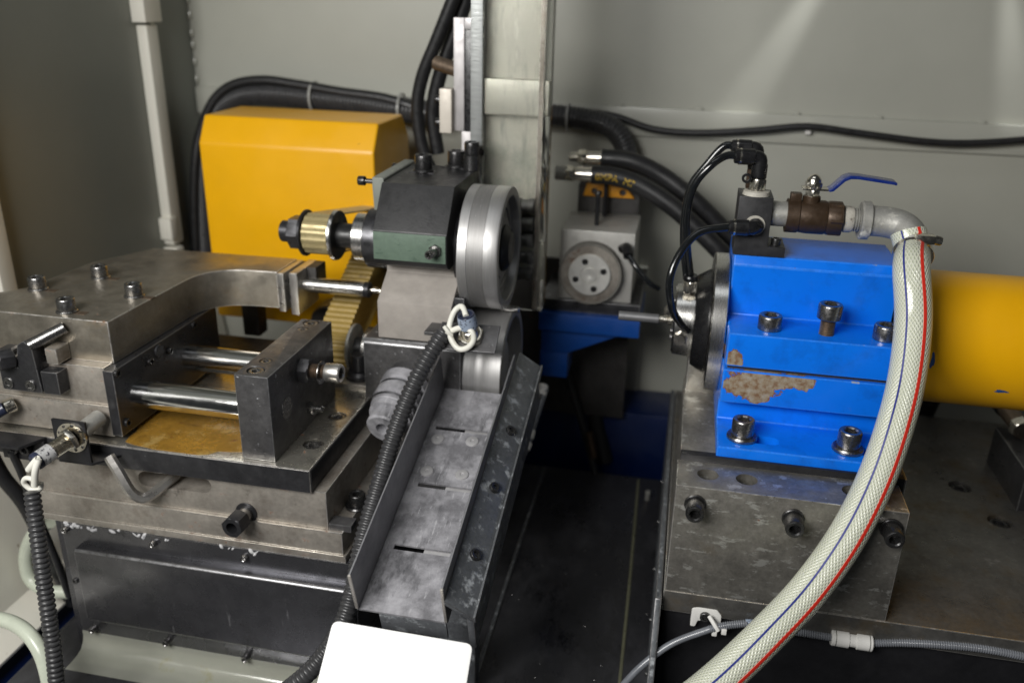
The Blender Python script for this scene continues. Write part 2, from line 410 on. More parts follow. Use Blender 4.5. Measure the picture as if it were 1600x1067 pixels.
def lathe(prof, origin, axis, seg=40, closed=False):
    """prof: list of (t along axis, r)"""
    a, u, v = frame_of(axis)
    o = Vector(origin)
    bm = bmesh.new()
    rings = []
    for t, r in prof:
        if r < 1e-6:
            rings.append([bm.verts.new(o + a * t)])
        else:
            rings.append([bm.verts.new(o + a * t + (u * cos(2 * pi * k / seg) + v * sin(2 * pi * k / seg)) * r) for k in range(seg)])
    pairs = list(zip(rings[:-1], rings[1:]))
    if closed: pairs.append((rings[-1], rings[0]))
    for A, B in pairs:
        for k in range(seg):
            k2 = (k + 1) % seg
            if len(A) == 1 and len(B) == 1: continue
            if len(A) == 1: bm.faces.new((A[0], B[k], B[k2]))
            elif len(B) == 1: bm.faces.new((A[k], B[0], A[k2]))
            else: bm.faces.new((A[k], B[k], B[k2], A[k2]))
    bmesh.ops.recalc_face_normals(bm, faces=bm.faces)
    return bm

def cyl(p0, p1, r, seg=32, ch=0.6):
    p0, p1 = Vector(p0), Vector(p1)
    h = (p1 - p0).length
    c = min(ch, r * .4, h * .4)
    return lathe([(0, 0), (0, r - c), (c, r), (h - c, r), (h, r - c), (h, 0)], p0, p1 - p0, seg)

def ring(p0, p1, r, ri, seg=40, ch=0.5):
    p0, p1 = Vector(p0), Vector(p1)
    h = (p1 - p0).length
    return lathe([(ch, r), (h - ch, r), (h, r - ch), (h, ri), (0, ri), (0, r - ch)], p0, p1 - p0, seg, closed=True)

def join(*bms):
    out = bms[0]
    me = bpy.data.meshes.new('tmp')
    for b in bms[1:]:
        b.to_mesh(me); out.from_mesh(me); b.free()
    bpy.data.meshes.remove(me)
    return out

def spline(pts, step):
    P = [Vector(p) for p in pts]
    P = [P[0] * 2 - P[1]] + P + [P[-1] * 2 - P[-2]]
    dense = []
    for i in range(1, len(P) - 2):
        p0, p1, p2, p3 = P[i - 1:i + 3]
        for k in range(40):
            t = k / 40.0
            dense.append(0.5 * ((2 * p1) + (p2 - p0) * t + (2 * p0 - 5 * p1 + 4 * p2 - p3) * t * t + (3 * p1 - p0 - 3 * p2 + p3) * t ** 3))
    dense.append(P[-2])
    L = [0]
    for a, b in zip(dense, dense[1:]): L.append(L[-1] + (b - a).length)
    n = max(2, int(L[-1] / step))
    out, j = [], 0
    for k in range(n + 1):
        s = L[-1] * k / n
        while j < len(L) - 2 and L[j + 1] < s: j += 1
        f = (s - L[j]) / max(1e-9, L[j + 1] - L[j])
        out.append(dense[j].lerp(dense[j + 1], min(1, max(0, f))))
    return out, L[-1]

def frames(path, ref=None):
    T = [(path[min(i + 1, len(path) - 1)] - path[max(i - 1, 0)]).normalized() for i in range(len(path))]
    n = (Vector(ref) if ref else Vector((0, -1, 0.3)))
    n = (n - T[0] * n.dot(T[0])).normalized()
    out = []
    for i, t in enumerate(T):
        n = (n - t * n.dot(t)).normalized()
        out.append((t, n, t.cross(n)))
    return out

def tube(pts, r, seg=16, step=4.0, caps=True, ref=None, rf=None):
    path, Ln = spline(pts, step)
    fr = frames(path, ref)
    bm = bmesh.new()
    uvl = bm.loops.layers.uv.new('UVMap')
    rings, S = [], []
    s = 0
    for i, (p, (t, n, b)) in enumerate(zip(path, fr)):
        if i: s += (p - path[i - 1]).length
        S.append(s)
        rr = rf(s, Ln) if rf else r
        rings.append([bm.verts.new(p + (n * cos(2 * pi * k / seg) + b * sin(2 * pi * k / seg)) * rr) for k in range(seg)])
    for i in range(len(rings) - 1):
        A, B = rings[i], rings[i + 1]
        for k in range(seg):
            k2 = (k + 1) % seg
            f = bm.faces.new((A[k], A[k2], B[k2], B[k]))
            uvs = ((k / seg, S[i]), ((k + 1) / seg, S[i]), ((k + 1) / seg, S[i + 1]), (k / seg, S[i + 1]))
            for lp, q in zip(f.loops, uvs): lp[uvl].uv = (q[0], q[1] / 1000.0)
    if caps:
        bm.faces.new(list(reversed(rings[0]))); bm.faces.new(rings[-1])
    return bm

def corrugated(pts, r, pitch=5.6, depth=1.6, seg=20, ref=None):
    def rf(s, L):
        ph = (s % pitch) / pitch
        return r - depth * (0.5 - 0.5 * cos(2 * pi * ph)) ** 2.2
    return tube(pts, r, seg, pitch / 7.0, True, ref, rf)

def sheet_from_profile(prof, axis, a0, a1, th):
    """open bent-sheet profile given thickness; prof in the plane normal to axis"""
    n = len(prof)
    P = [Vector(p) for p in prof]
    nor = []
    for i in range(n):
        t = (P[min(i + 1, n - 1)] - P[max(i - 1, 0)]).normalized()
        nor.append(Vector((-t.y, t.x)))
    q = [P[i] + nor[i] * th for i in range(n)]
    return prism([tuple(p) for p in P] + [tuple(p) for p in reversed(q)], axis, a0, a1, 0)

def round_corners(pts, r, n=4, which=None):
    out = []
    N = len(pts)
    for i in range(N):
        p, a, c = Vector(pts[i]), Vector(pts[i - 1]), Vector(pts[(i + 1) % N])
        if which is not None and i not in which:
            out.append(tuple(p)); continue
        va, vc = (a - p).normalized(), (c - p).normalized()
        for k in range(n + 1):
            t = k / n
            q = (p + va * r) * (1 - t) ** 2 + p * 2 * t * (1 - t) + (p + vc * r) * t * t
            out.append(tuple(q))
    return out

# ------------------------------------------------------------------ scene bookkeeping
ROOTS = []
EDGE = {k: 'edge_steel' for k in ('steel_plate', 'steel_side', 'steel_oiled', 'steel_clean', 'steel_front', 'steel_bed')}
EDGE.update({'blue_upper': 'edge_blue', 'blue_lower': 'edge_blue'})
EDGE.update({k: 'edge_dark' for k in ('steel_black', 'steel_dirty', 'cover_sheet', 'chute_wall', 'chute_rail')})
def finish_mesh(me, angle=32):
    for p in me.polygons: p.use_smooth = True
    me.set_sharp_from_angle(angle=radians(angle))

def mesh_obj(name, bm, material, parent=None, angle=32):
    xs = [v.co for v in bm.verts]
    c = Vector(((min(v.x for v in xs) + max(v.x for v in xs)) / 2, (min(v.y for v in xs) + max(v.y for v in xs)) / 2,
                (min(v.z for v in xs) + max(v.z for v in xs)) / 2))
    for v in bm.verts: v.co = (v.co - c) / 1000.0
    me = bpy.data.meshes.new(name)
    bm.to_mesh(me); bm.free()
    finish_mesh(me, angle)
    me.materials.append(MATS[material])
    me.materials.append(MATS[EDGE.get(material, material)])
    o = bpy.data.objects.new(name, me)
    C.objects.link(o)
    o['_w'] = tuple(W(c))
    put(o, W(c), parent)
    return o

def put(o, wloc, parent):
    o['_w'] = tuple(wloc)
    if parent is not None:
        o.parent = parent
        o.location = Vector(wloc) - Vector(parent['_w'])
    else:
        o.location = wloc

def thing(name, label, cat, base, group=None):
    o = bpy.data.objects.new(name, None)
    o.empty_display_size = 0.02
    C.objects.link(o)
    o['label'], o['category'] = label, cat
    if group: o['group'] = group
    put(o, W(base), None)
    ROOTS.append(o)
    return o

def single(name, bm, material, label, cat, group=None, angle=32):
    o = mesh_obj(name, bm, material, None, angle)
    o['label'], o['category'] = label, cat
    if group: o['group'] = group
    ROOTS.append(o)
    return o

def struct(name, bm, material):
    o = mesh_obj(name, bm, material)
    o['kind'] = 'structure'
    ROOTS.append(o)
    return o

def bore(obj, holes, extra=None):
    """cut real holes: (pos, axis, radius, depth) in mm; extra: list of cutter bmeshes"""
    bms = [cyl(Vector(p) - Vector(a).normalized() * 1.0, Vector(p) + Vector(a).normalized() * d, r, 28, 0.01) for p, a, r, d in holes]
    bms += list(extra or [])
    cut = join(*bms)
    cut_o = mesh_obj('cutter', cut, 'bolt_black')
    md = obj.modifiers.new('b', 'BOOLEAN')
    md.operation = 'DIFFERENCE'; md.solver = 'EXACT'; md.object = cut_o
    # evaluate in a common frame
    keep = obj.parent
    tb = bmesh.new(); tb.from_mesh(obj.data)
    bmesh.ops.triangulate(tb, faces=tb.faces); tb.to_mesh(obj.data); tb.free()
    obj.parent = None; obj.location = Vector(obj['_w'])
    bpy.context.view_layer.update()
    dg = bpy.context.evaluated_depsgraph_get()
    me = bpy.data.meshes.new_from_object(obj.evaluated_get(dg))
    obj.modifiers.clear()
    old = obj.data
    obj.data = me
    me.name = old.name
    finish_mesh(me)
    bpy.data.objects.remove(cut_o)
    if keep is not None:
        put(obj, Vector(obj['_w']), keep)
    return obj

CACHE = {}
def cached(key, fn, material):
    k = (key, material)
    if k not in CACHE:
        bm = fn()
        for v in bm.verts: v.co /= 1000.0
        me = bpy.data.meshes.new(key[0]); bm.to_mesh(me); bm.free()
        finish_mesh(me)
        me.materials.append(MATS[material])
        CACHE[k] = me
    return CACHE[k]

def place(name, me, pos, axis, parent, spin=0.0):
    o = bpy.data.objects.new(name, me)
    C.objects.link(o)
    o.rotation_mode = 'QUATERNION'
    o.rotation_quaternion = Vector(axis).to_track_quat('Z', 'Y') @ Quaternion((0, 0, 1), spin)
    put(o, W(pos), parent)
    return o

def cap_bm(R, h, hexr):
    bm = bmesh.new()
    S = 24
    def circ(r, z): return [bm.verts.new((r * cos(2 * pi * k / S), r * sin(2 * pi * k / S), z)) for k in range(S)]
    def hexa(r, z):
        out = []
        for k in range(S):
            a = 2 * pi * k / S
            q = ((a + pi / 6) % (pi / 3)) - pi / 6
            rr = r * cos(pi / 6) / cos(q)
            out.append(bm.verts.new((rr * cos(a), rr * sin(a), z)))
        return out
    rg = [circ(R * .96, 0), circ(R, h * .04), circ(R, h * .88), circ(R * .95, h * .97), circ(R * .90, h), circ(hexr * 1.12, h),
          hexa(hexr, h * .93), hexa(hexr, h * .45)]
    for A, B in zip(rg, rg[1:]):
        for k in range(S):
            bm.faces.new((A[k], A[(k + 1) % S], B[(k + 1) % S], B[k]))
    bm.faces.new(rg[-1])
    bmesh.ops.recalc_face_normals(bm, faces=bm.faces)
    return bm

def cap_screw(parent, pos, axis=(0, 0, 1), R=9, h=12, material='bolt_steel', hexr=None, washer=None, spin=0.3, name='cap_screw'):
    hx = hexr or R * .58
    o = place(name, cached(('cap_screw', R, h, hx), lambda: cap_bm(R, h, hx), material), pos, axis, parent, spin)
    if washer:
        wr, wh = washer
        me = cached(('washer', wr, wh), lambda: lathe([(0, wr), (wh * .6, wr), (wh, wr * .93), (wh, R * .8)], (0, 0, 0), (0, 0, 1), 28), material)
        a = Vector(axis).normalized()
        place('washer', me, Vector(pos), axis, parent)
        o.location += a * wh / 1000.0
        o['_w'] = tuple(Vector(o['_w']) + a * wh / 1000.0)
    return o

def hex_bm(af, h, bore_r=0, ch=1.0):
    bm = bmesh.new()
    S = 24
    R = af / 2 / cos(pi / 6)
    def hexa(r, z, mixr=None):
        out = []
        for k in range(S):
            a = 2 * pi * k / S
            q = ((a + pi / 6) % (pi / 3)) - pi / 6
            rr = r * cos(pi / 6) / cos(q)
            if mixr: rr = min(rr, mixr)
            out.append(bm.verts.new((rr * cos(a), rr * sin(a), z)))
        return out
    rg = [hexa(R, 0, af / 2 * 1.0), hexa(R, ch), hexa(R, h - ch), hexa(R, h, af / 2 * 1.0)]
    if bore_r:
        rg += [hexa(bore_r * 2, h, bore_r), hexa(bore_r * 2, h * .25, bore_r)]
    for A, B in zip(rg, rg[1:]):
        for k in range(S):
            bm.faces.new((A[k], A[(k + 1) % S], B[(k + 1) % S], B[k]))
    bm.faces.new(rg[-1]); bm.faces.new(list(reversed(rg[0])))
    bmesh.ops.recalc_face_normals(bm, faces=bm.faces)
    return bm

def hex_nut(parent, pos, axis, af, h, material='bolt_steel', bore_r=0, name='hex_nut', spin=0.0):
    return place(name, cached((name, af, h, bore_r), lambda: hex_bm(af, h, bore_r), material), pos, axis, parent, spin)

def threaded(p0, p1, r, pitch=1.75, seg=20):
    p0, p1 = Vector(p0), Vector(p1)
    h = (p1 - p0).length
    prof, t, k = [(0, 0)], 0, 0
    while t < h:
        prof.append((t, r if k % 2 else r * .86)); t += pitch / 2; k += 1
    prof.append((h, 0))
    return lathe(prof, p0, p1 - p0, seg)

# ================================================================== the setting
wb = struct('wall_back', box(-830, 1300, 1400, 1408, -1100, 700, 0), 'wall_paint')
rail = mesh_obj('wall_rail', box(-829, 1300, 1391, 1399.5, -208, -165, 1.5), 'wall_paint', wb)
for k in range(12):
    x = -760 + k * 131 + random.uniform(-14, 14)
    mesh_obj('weld_bead', lathe([(-7, 0), (-5, 2.2), (0, 3.2), (5, 2.2), (7, 0)], (x, 1398, -163.5), (1, 0, 0), 10), 'wall_paint', wb)
wl = struct('wall_left', box(-838, -830, 250, 1399, -762, 700, 0), 'left_wall_paint')
post = mesh_obj('door_post', box(-829.5, -812, 1247, 1276, -402, -62, 2), 'cream_paint', wl)
mesh_obj('hinge_cap', box(-829.5, -806, 1238, 1282, -58, 200, 2), 'cream_paint', wl)
mesh_obj('latch', box(-829.5, -808, 1238, 1256, -392, -356, 2), 'cream_paint', wl)
mesh_obj('latch', box(-829.5, -804, 1240, 1262, -432, -406, 3), 'cream_paint', wl)
mesh_obj('door_seal', box(-829.5, -826, 1280, 1290, -440, 200, 1), 'wall_paint', wl)
mesh_obj('door_post', box(-829.5, -818, 880, 905, -700, 200, 2), 'cream_paint', wl)

tray = struct('tray', prism([(-829.4, -560), (-826, -560), (-800, -752), (-782, -762), (-757, -772), (-757, -776), (-829.4, -776)], 'y', 250, 1390, 0.6), 'cream_paint')
struct('machine_base', box(-828, 20, 200, 1390, -1100, -806, 2), 'shaded_blue_paint')
struct('rear_tank', box(-300, 300, 1290, 1390, -805, -640, 4), 'shaded_blue_paint')
bed = struct('machine_bed', box(-690, 14, 200, 1245, -805, -731, 1.5), 'bed_black')
mesh_obj('sealant_strip', tube([(-15, 640, -731), (-17, 800, -731), (-20, 1000, -731), (-25, 1235, -731)], 2.2, 8, 20), 'sealant', bed)
mesh_obj('liner_strip', box(-182, -177, 560, 1240, -730.8, -728, .8), 'chute_rail', bed)
fl = []
for k in range(34):
    w_ = random.uniform(.4, 1.2)
    x_, y_ = random.uniform(-172, 8), random.uniform(640, 1220)
    fl.append(box(x_ - w_, x_ + w_, y_ - w_ * random.uniform(.4, 1), y_ + w_ * .6, -731.2, -731 + random.uniform(.3, 1), .15, 1))
sw = mesh_obj('metal_chips', join(*fl), 'bolt_steel', bed); sw['kind'] = 'stuff'
mesh_obj('cross_seam', box(-176, -20, 741, 743, -730.9, -730.2, 0), 'steel_black', bed)

for k in range(14):
    mesh_obj('corner_weld', lathe([(-9, 0), (-6, 2.5), (0, 3.5), (6, 2.2), (9, 0)], (-827, 1397, -150 + k * 24 + random.uniform(-5, 5)), (0, 0, 1), 8), 'wall_paint', wb)

# ================================================================== right hand machine: cabinet, base plate
cab = thing('black_cabinet', 'black machine cabinet carrying the steel base plate on the right', 'cabinet', (400, 900, -1100))
fpan = mesh_obj('front_panel', box(22, 900, 752, 1240, -1100, -591, 2), 'cabinet_black', cab)
side = mesh_obj('side_panel', prism([(640, -1100), (640, -800), (735, -569), (1245, -569), (1245, -1100)], 'x', 12, 19, 1.5), 'chute_rail', cab)
for yy in (680, 760, 850, 950, 1060, 1170):
    cap_screw(side, (12, yy, -690), (-1, 0, 0), 2.6, 2, 'bolt_steel')
bp = thing('base_plate', 'wide dark steel base plate with oil film under the blue housing', 'plate', (400, 990, -590))
plate = mesh_obj('plate', box(20, 900, 745, 1236, -590, -565, 1.0), 'steel_bed', bp)
bore(plate, [((376.6, 1034.7, -565), (0, 0, -1), 13.5, 9), ((402, 962, -565), (0, 0, -1), 13.5, 9), ((418, 1022, -565), (0, 0, -1), 3.5, 8)])
for q in ((376.6, 1034.7), (402, 962)):
    cap_screw(plate, (q[0], q[1], -573.5), (0, 0, 1), 11, 6, 'bolt_black')

# hydraulic block at the right edge with two hoses
hb = thing('hydraulic_block', 'dark hydraulic port block at the right edge of the base plate', 'block', (470, 1060, -565))
blk = mesh_obj('block', box(428, 560, 990, 1110, -564.8, -512, 1.0), 'steel_black', hb)
cap_screw(hb, (462, 1015, -512), (0, 0, 1), 9, 3, 'bolt_black')
for k, (xx, nm) in enumerate(((448, 'black hydraulic hose with steel end, nearer the blue housing'), (496, 'black hydraulic hose with steel end, at the right picture edge'))):
    t = thing('hydraulic_hose', nm, 'hose', (xx, 1110, -512), 'hydraulic hoses under the yellow cylinder')
    y0 = 1075
    hex_nut(t, (xx, y0, -498), (-.12, 1, .10), 24, 14, 'nickel' if k == 0 else 'zinc')
    a = Vector((-.12, 1, .10)).normalized()
    o = Vector((xx, y0, -498))
    mesh_obj('ferrule', cyl(o + a * 14, o + a * 58, 11.5, 28), 'zinc' if k else 'thread_steel', t)
    pts = [o + a * 52, o + a * 85, o + a * 130 + Vector((-10, 0, 12)), o + a * 165 + Vector((-40, 0, 6)), o + a * 190 + Vector((-75, 0, -50)), o + a * 200 + Vector((-90, 0, -150))]
    mesh_obj('hose', tube(pts, 13, 18, 6), 'rubber', t)
single('red_wire', tube([(470, 1290, -512), (520, 1240, -508), (560, 1180, -516), (640, 1120, -540)], 1.6, 8, 6), 'stripe_red',
       'thin red wire below the yellow cylinder', 'wire')
single('grey_wire', tube([(455, 1300, -500), (520, 1262, -500), (580, 1200, -516), (660, 1140, -540)], 2.6, 8, 6), 'grey_tube',
       'grey wire beside the thin red wire below the yellow cylinder', 'wire')

# steel front block with three screws
fb = thing('clamp_block', 'scuffed steel block with three protruding screws below the blue housing', 'block', (128, 770, -565))
fbb = mesh_obj('block', box(21, 235, 745, 796, -564.6, -440.5, 1.0), 'steel_front', fb)
bore(fbb, [((51.5, 772, -440.5), (0, 0, -1), 10.5, 30), ((89, 771, -440.5), (0, 0, -1), 10.5, 30), ((189, 773, -440.5), (0, 0, -1), 10.5, 30)])
for q in ((1086, 797), (1241, 820), (1396, 836)):
    p = pt(q[0], q[1], y=733)
    n = mesh_obj('screw_shank', cyl((p.x, 746, p.z), (p.x, 742, p.z), 10.5, 28), 'bolt_black', fb)
    cap_screw(fbb, (p.x, 743, p.z), (0, -1, 0), 9, 19, 'bolt_black')
strip = single('shim_strip', box(24, 240, 796.3, 806, -464, -433.8, 0.7), 'black_oxide',
               'glossy black strip between the steel block and the blue foot', 'strip')
ris = thing('riser_block', 'oil stained steel riser carrying the blue spindle housing', 'block', (140, 900, -565))
mesh_obj('block', box(24, 245, 806.4, 1010, -564.6, -439.5, 1.0), 'steel_front', ris)
mesh_obj('back_step', box(26, 62, 962, 1009, -439.3, -392, 1.0), 'steel_front', ris)

# ================================================================== blue spindle housing
blue_chipped('blue_upper', [(68, -349, 9, 13), (-500, 0, 1, 1)])
blue_chipped('blue_lower', [(88, -372, 28, 17), (108, -366, 20, 10), (132, -364, 24, 9), (97, -384, 12, 8), (210, -398, 22, 3)])
blue_chipped('blue_foot', [(118, -418, 10, 3), (61, -418, 4, 8)])
hs = thing('spindle_housing', 'split blue cast spindle housing with chipped paint and hex socket screws', 'housing', (140, 900, -438))
XL, XR = 60, 226
# upper half: body over the bore plus clamp ledge
up_pts = [(845, -353), (845, -317), (905, -317.5), (903, -262), (908, -252), (992, -252), (1000, -262), (1002, -353)]
upper = mesh_obj('upper_half', prism(up_pts, 'x', XL, XR, 1.6, 3), 'blue_upper', hs)
lo_pts = [(846, -357.5), (1002, -357.5), (1002, -437.5), (800, -437.5), (800, -423), (862, -421), (862, -396), (846, -394.5)]
lower = mesh_obj('lower_half', prism(lo_pts, 'x', XL - 1, XR + 2, 1.6, 3), 'blue_lower', hs)
mesh_obj('split_shim', box(XL + 3, XR - 2, 851, 1000, -357.6, -352.8, 0), 'dark_iron', hs)
# slotted foot holes
slots = []
for xx in (84, 190):
    out = []
    for k in range(9):
        a = pi / 2 + pi * k / 8; out.append((xx + 8 * cos(a), 823 + 8 * sin(a)))
    for k in range(9):
        a = -pi / 2 + pi * k / 8; out.append((xx + 30 + 8 * cos(a), 823 + 8 * sin(a)))
    slots.append(prism(out, 'z', -434, -410, 0))
bore(lower, [], slots)
for xx in (84, 188):
    cap_screw(lower, (xx, 823, -421.8), (0, 0, 1), 11.5, 17.5, 'bolt_steel', washer=(15.5, 4))
for q, hgt in (((1203, 520), 0), ((1293, 527), 17), ((1385, 535), 0)):
    p = pt(*q, z=-317)
    p.y = 868
    if hgt:
        mesh_obj('threaded_shank', threaded((p.x, p.y, -318), (p.x, p.y, -317 + hgt + 1), 7.6, 2.0), 'thread_steel', hs)
    cap_screw(upper, (p.x, p.y, -317 + hgt), (0, 0, 1), 12, 15.5, 'bolt_steel')

# chuck on the housing nose, turning about the work axis
AY, AZ = 950, -344
ch = thing('spindle_chuck', 'stepped steel and black chuck on the nose of the blue housing', 'chuck', (40, AY, AZ - 80))
X = Vector((1, 0, 0))
mesh_obj('flange', lathe([(0, 30), (0, 76), (1, 78), (15, 78), (16, 77), (16, 40)], (43, AY, AZ), X, 72), 'turned_steel', ch)
mesh_obj('black_collar', lathe([(0, 30), (0, 50), (1, 51.5), (14, 59), (16, 58), (16, 30)], (26.5, AY, AZ), X, 64), 'plastic_black', ch)
face = mesh_obj('face_disc', lathe([(0, 0), (0, 6), (2, 6.5), (2, 38), (4, 41), (20, 42.5), (24, 42.5), (24, 30)], (2, AY, AZ), X, 64), 'turned_steel', ch)
for k, (da, rr) in enumerate(((2.1, 30), (3.6, 30), (5.4, 30))):
    cap_screw(face, (4.2, AY + rr * cos(da), AZ + rr * sin(da)), (-1, 0, 0), 3.5, 3, 'bolt_steel')
hex_nut(ch, (14, AY - 41, AZ - 8), (-0.3, -1, -.1), 13, 6, 'nickel')
hex_nut(ch, (3, AY - 20, AZ + 14), (-1, -.2, .2), 11, 9, 'nickel')
q = pt(1077, 456, y=926)
hex_nut(ch, q, (0, -.1, 1), 14, 14, 'nickel')
mesh_obj('tube_socket', lathe([(0, 7.5), (4, 8), (6, 7), (6, 3)], q + Vector((0, -1.4, 14)), (0, -.1, 1), 24), 'plastic_black', ch)
mesh_obj('nozzle', lathe([(0, 0), (0, 6), (5, 6), (6, 4), (14, 4), (14, 3), (20, 3), (20, 0)], (3, AY - 8, AZ), (-1, 0, 0), 24), 'nickel', ch)
single('work_rod', cyl((-12, AY - 8, AZ), (-58, AY - 8, AZ), 5.3, 24), 'bluegrey_rod', 'short grey rod held out of the chuck nose', 'rod')

yc = thing('yellow_cylinder', 'yellow painted motor cylinder behind the blue housing', 'motor', (480, AY, AZ - 75))
mesh_obj('barrel', lathe([(0, 40), (0, 68), (3, 71.5), (470, 71.5)], (232, AY + 2, AZ + 5), X, 80), 'yellow_paint', yc)
mesh_obj('end_ring', lathe([(0, 40), (0, 72), (5, 72), (5, 60)], (227.5, AY + 2, AZ + 3), X, 64), 'black_oxide', yc)
def surf_patch(cx, ang, w, h, R, x_axis_center, n=14):
    bm = bmesh.new()
    vs = []
    for k in range(n):
        a = 2 * pi * k / n
        rr = 1 + 0.22 * sin(3 * a + 1) + .12 * sin(5 * a)
        dx, ds = w * cos(a) * rr, h * sin(a) * rr
        an = ang + ds / R
        vs.append(bm.verts.new((cx + dx, x_axis_center[0] + R * cos(an), x_axis_center[1] + R * sin(an))))
    cvt = bm.verts.new((cx, x_axis_center[0] + (R + .1) * cos(ang), x_axis_center[1] + (R + .1) * sin(ang)))
    for k in range(n): bm.faces.new((vs[k], vs[(k + 1) % n], cvt))
    bmesh.ops.recalc_face_normals(bm, faces=bm.faces)
    return bm
mesh_obj('paint_chip', surf_patch(339, pi + 0.44, 6.5, 2.2, 71.7, (AY + 2, AZ + 5)), 'chip_blue', yc)
mesh_obj('paint_chip', surf_patch(266, pi + 0.02, 2, 9, 71.7, (AY + 2, AZ + 5)), 'chip_blue', yc)

# ================================================================== valve block, fittings, tubes on top of the housing
vb = thing('manifold_block', 'black air manifold block standing on the blue housing', 'block', (80, 925, -252))
VB_Y = 905
mesh_obj('block', prism([(58, -251.6), (110, -251.6), (110, -241), (92, -241), (92, -190), (58, -190)], 'y', VB_Y, VB_Y + 42, 0.8), 'valve_block', vb)
cap_screw(vb, (101, VB_Y + 12, -241), (0, 0, 1), 5, 7, 'bolt_black')
def elbow(par_label, c, out_dir, down_dir, cat_group):
    """push-in elbow: barrel towards out_dir, leg towards down_dir"""
    t = thing('elbow_fitting', par_label, 'fitting', tuple(Vector(c) + Vector(down_dir) * 20), cat_group)
    c = Vector(c); o = Vector(out_dir).normalized(); d = Vector(down_dir).normalized()
    path = [c + o * 14, c + o * 6, c + (o + d) * 1.2, c + d * 6, c + d * 17]
    mesh_obj('body', tube(path, 7.2, 20, 1.5), 'plastic_black', t)
    mesh_obj('barrel', cyl(c + o * 6, c + o * 21, 8.2, 28, 1), 'plastic_black', t)
    mesh_obj('collar', lathe([(0, 8.4), (2.0, 8.4), (2.0, 5)], c + o * 20, o, 28), 'nickel', t)
    mesh_obj('release_ring', lathe([(0, 7.4), (3, 7.4), (4, 6.6), (4, 4)], c + o * 22.2, o, 28), 'plastic_black', t)
    mesh_obj('leg', cyl(c + d * 6, c + d * 21, 8.0, 28, 1), 'plastic_black', t)
    return t, c, o, d
e1, c1, o1, d1 = elbow('black push in elbow on top of the manifold, nearer one', (75, VB_Y + 12, -152), (-1, -.12, .02), (0, 0, -1), 'push in elbows on the manifold')
hex_nut(e1, (75, VB_Y + 12, -187), (0, 0, 1), 16, 14, 'nickel')
mesh_obj('eyelet', ring((63, VB_Y + 1, -172), (63, VB_Y + 5, -172), 5, 2.6, 20, .4), 'plastic_black', e1)
mesh_obj('seal_ring', lathe([(0, 0), (0, 14), (4, 13), (5, 9)], (75, VB_Y + 12, -189.8), (0, 0, 1), 28), 'dirty_tape', e1)
e2, c2, o2, d2 = elbow('black push in elbow on top of the manifold, rear one', (72, VB_Y + 30, -146), (-1, -.05, .02), (0, 0, -1), 'push in elbows on the manifold')
hex_nut(e2, (72, VB_Y + 30, -187), (0, 0, 1), 15, 20, 'brass_brown')
e3, c3, o3, d3 = elbow('black push in elbow on the front face of the manifold', (76, VB_Y - 13, -219), (-1, -.1, 0), (0.1, 1, 0), None)
mesh_obj('thread_sealant', lathe([(0, 7), (0, 10.5), (2, 10), (2, 7)], (76.3, VB_Y - 2.2, -219), (0, 1, 0), 20), 'dirty_tape', e3)

def air_tube(label, pts, r=4.0):
    single('air_tube', tube(pts, r, 14, 3), 'tube_black', label, 'tube', 'black air tubes')
air_tube('black air tube looping from the front manifold elbow to the chuck face',
         [c3 + o3 * 20, c3 + o3 * 34 + Vector((0, -2, -1)), pt(1090, 365, y=880), pt(1060, 400, y=868), pt(1046, 440, y=860), pt(1050, 480, y=866), pt(1062, 503, y=884), pt(1074, 516, y=902)])
air_tube('black air tube curving from the nearer top elbow down to the chuck',
         [c1 + o1 * 20, c1 + o1 * 34, pt(1112, 258, y=905), pt(1086, 288, y=905), pt(1074, 330, y=908), pt(1073, 375, y=914), pt(1079, 434, y=925)])
air_tube('black air tube curving from the rear top elbow, just behind its twin',
         [c2 + o2 * 20, c2 + o2 * 34, pt(1104, 258, y=932), pt(1080, 290, y=932), pt(1070, 335, y=930), pt(1068, 380, y=930), pt(1073, 436, y=928)])

bv = thing('ball_valve', 'brown brass ball valve with blue lever handle above the housing', 'valve', (130, 925, -240))
VY, VZ = 925, -211
mesh_obj('nipple', cyl((92.3, VY, VZ + 1), (112, VY, VZ + 1), 13, 32, 1), 'zinc', bv)
mesh_obj('body', lathe([(0, 8), (0, 17.5), (12, 17.5), (13, 16.5), (20, 17.5), (38, 17.5), (40, 16.5), (42, 17.5), (54, 17.5), (55, 16), (55, 8)], (108, VY, VZ), X, 28), 'brass_brown', bv)
mesh_obj('hex_end', cyl((150, VY, VZ), (163.5, VY, VZ), 18.4, 6, 1), 'brass_brown', bv)
mesh_obj('neck', cyl((131, VY, VZ + 12), (131, VY, VZ + 22), 9, 20, 1), 'brass_brown', bv)
hex_nut(bv, (131, VY, VZ + 21), (0, 0, 1), 13, 8, 'nickel', name='gland_nut')
lev_pts = [(146, VZ + 28.2), (150, VZ + 29), (160, VZ + 40), (165, VZ + 42.4), (172, VZ + 42.6), (206, VZ + 39.2), (209, VZ + 38.6), (209, VZ + 41.4), (206, VZ + 42.4), (172, VZ + 46), (164, VZ + 46), (158, VZ + 43.5), (148, VZ + 32), (145, VZ + 30.6)]
mesh_obj('lever', prism(lev_pts, 'y', VY - 9, VY + 9, .9), 'handle_blue', bv)
mesh_obj('lever_tongue', box(120, 145.5, VY - 7.5, VY + 7.5, VZ + 28.6, VZ + 30.6, .4), 'nickel', bv)
hex_nut(bv, (131, VY, VZ + 30.5), (0, 0, 1), 16, 6, 'nickel', name='cap_nut')
mesh_obj('cap_dome', lathe([(0, 7.3), (3, 7), (6, 5), (8, 2.2), (8.4, 0)], (131, VY, VZ + 36), (0, 0, 1), 24), 'nickel', bv)
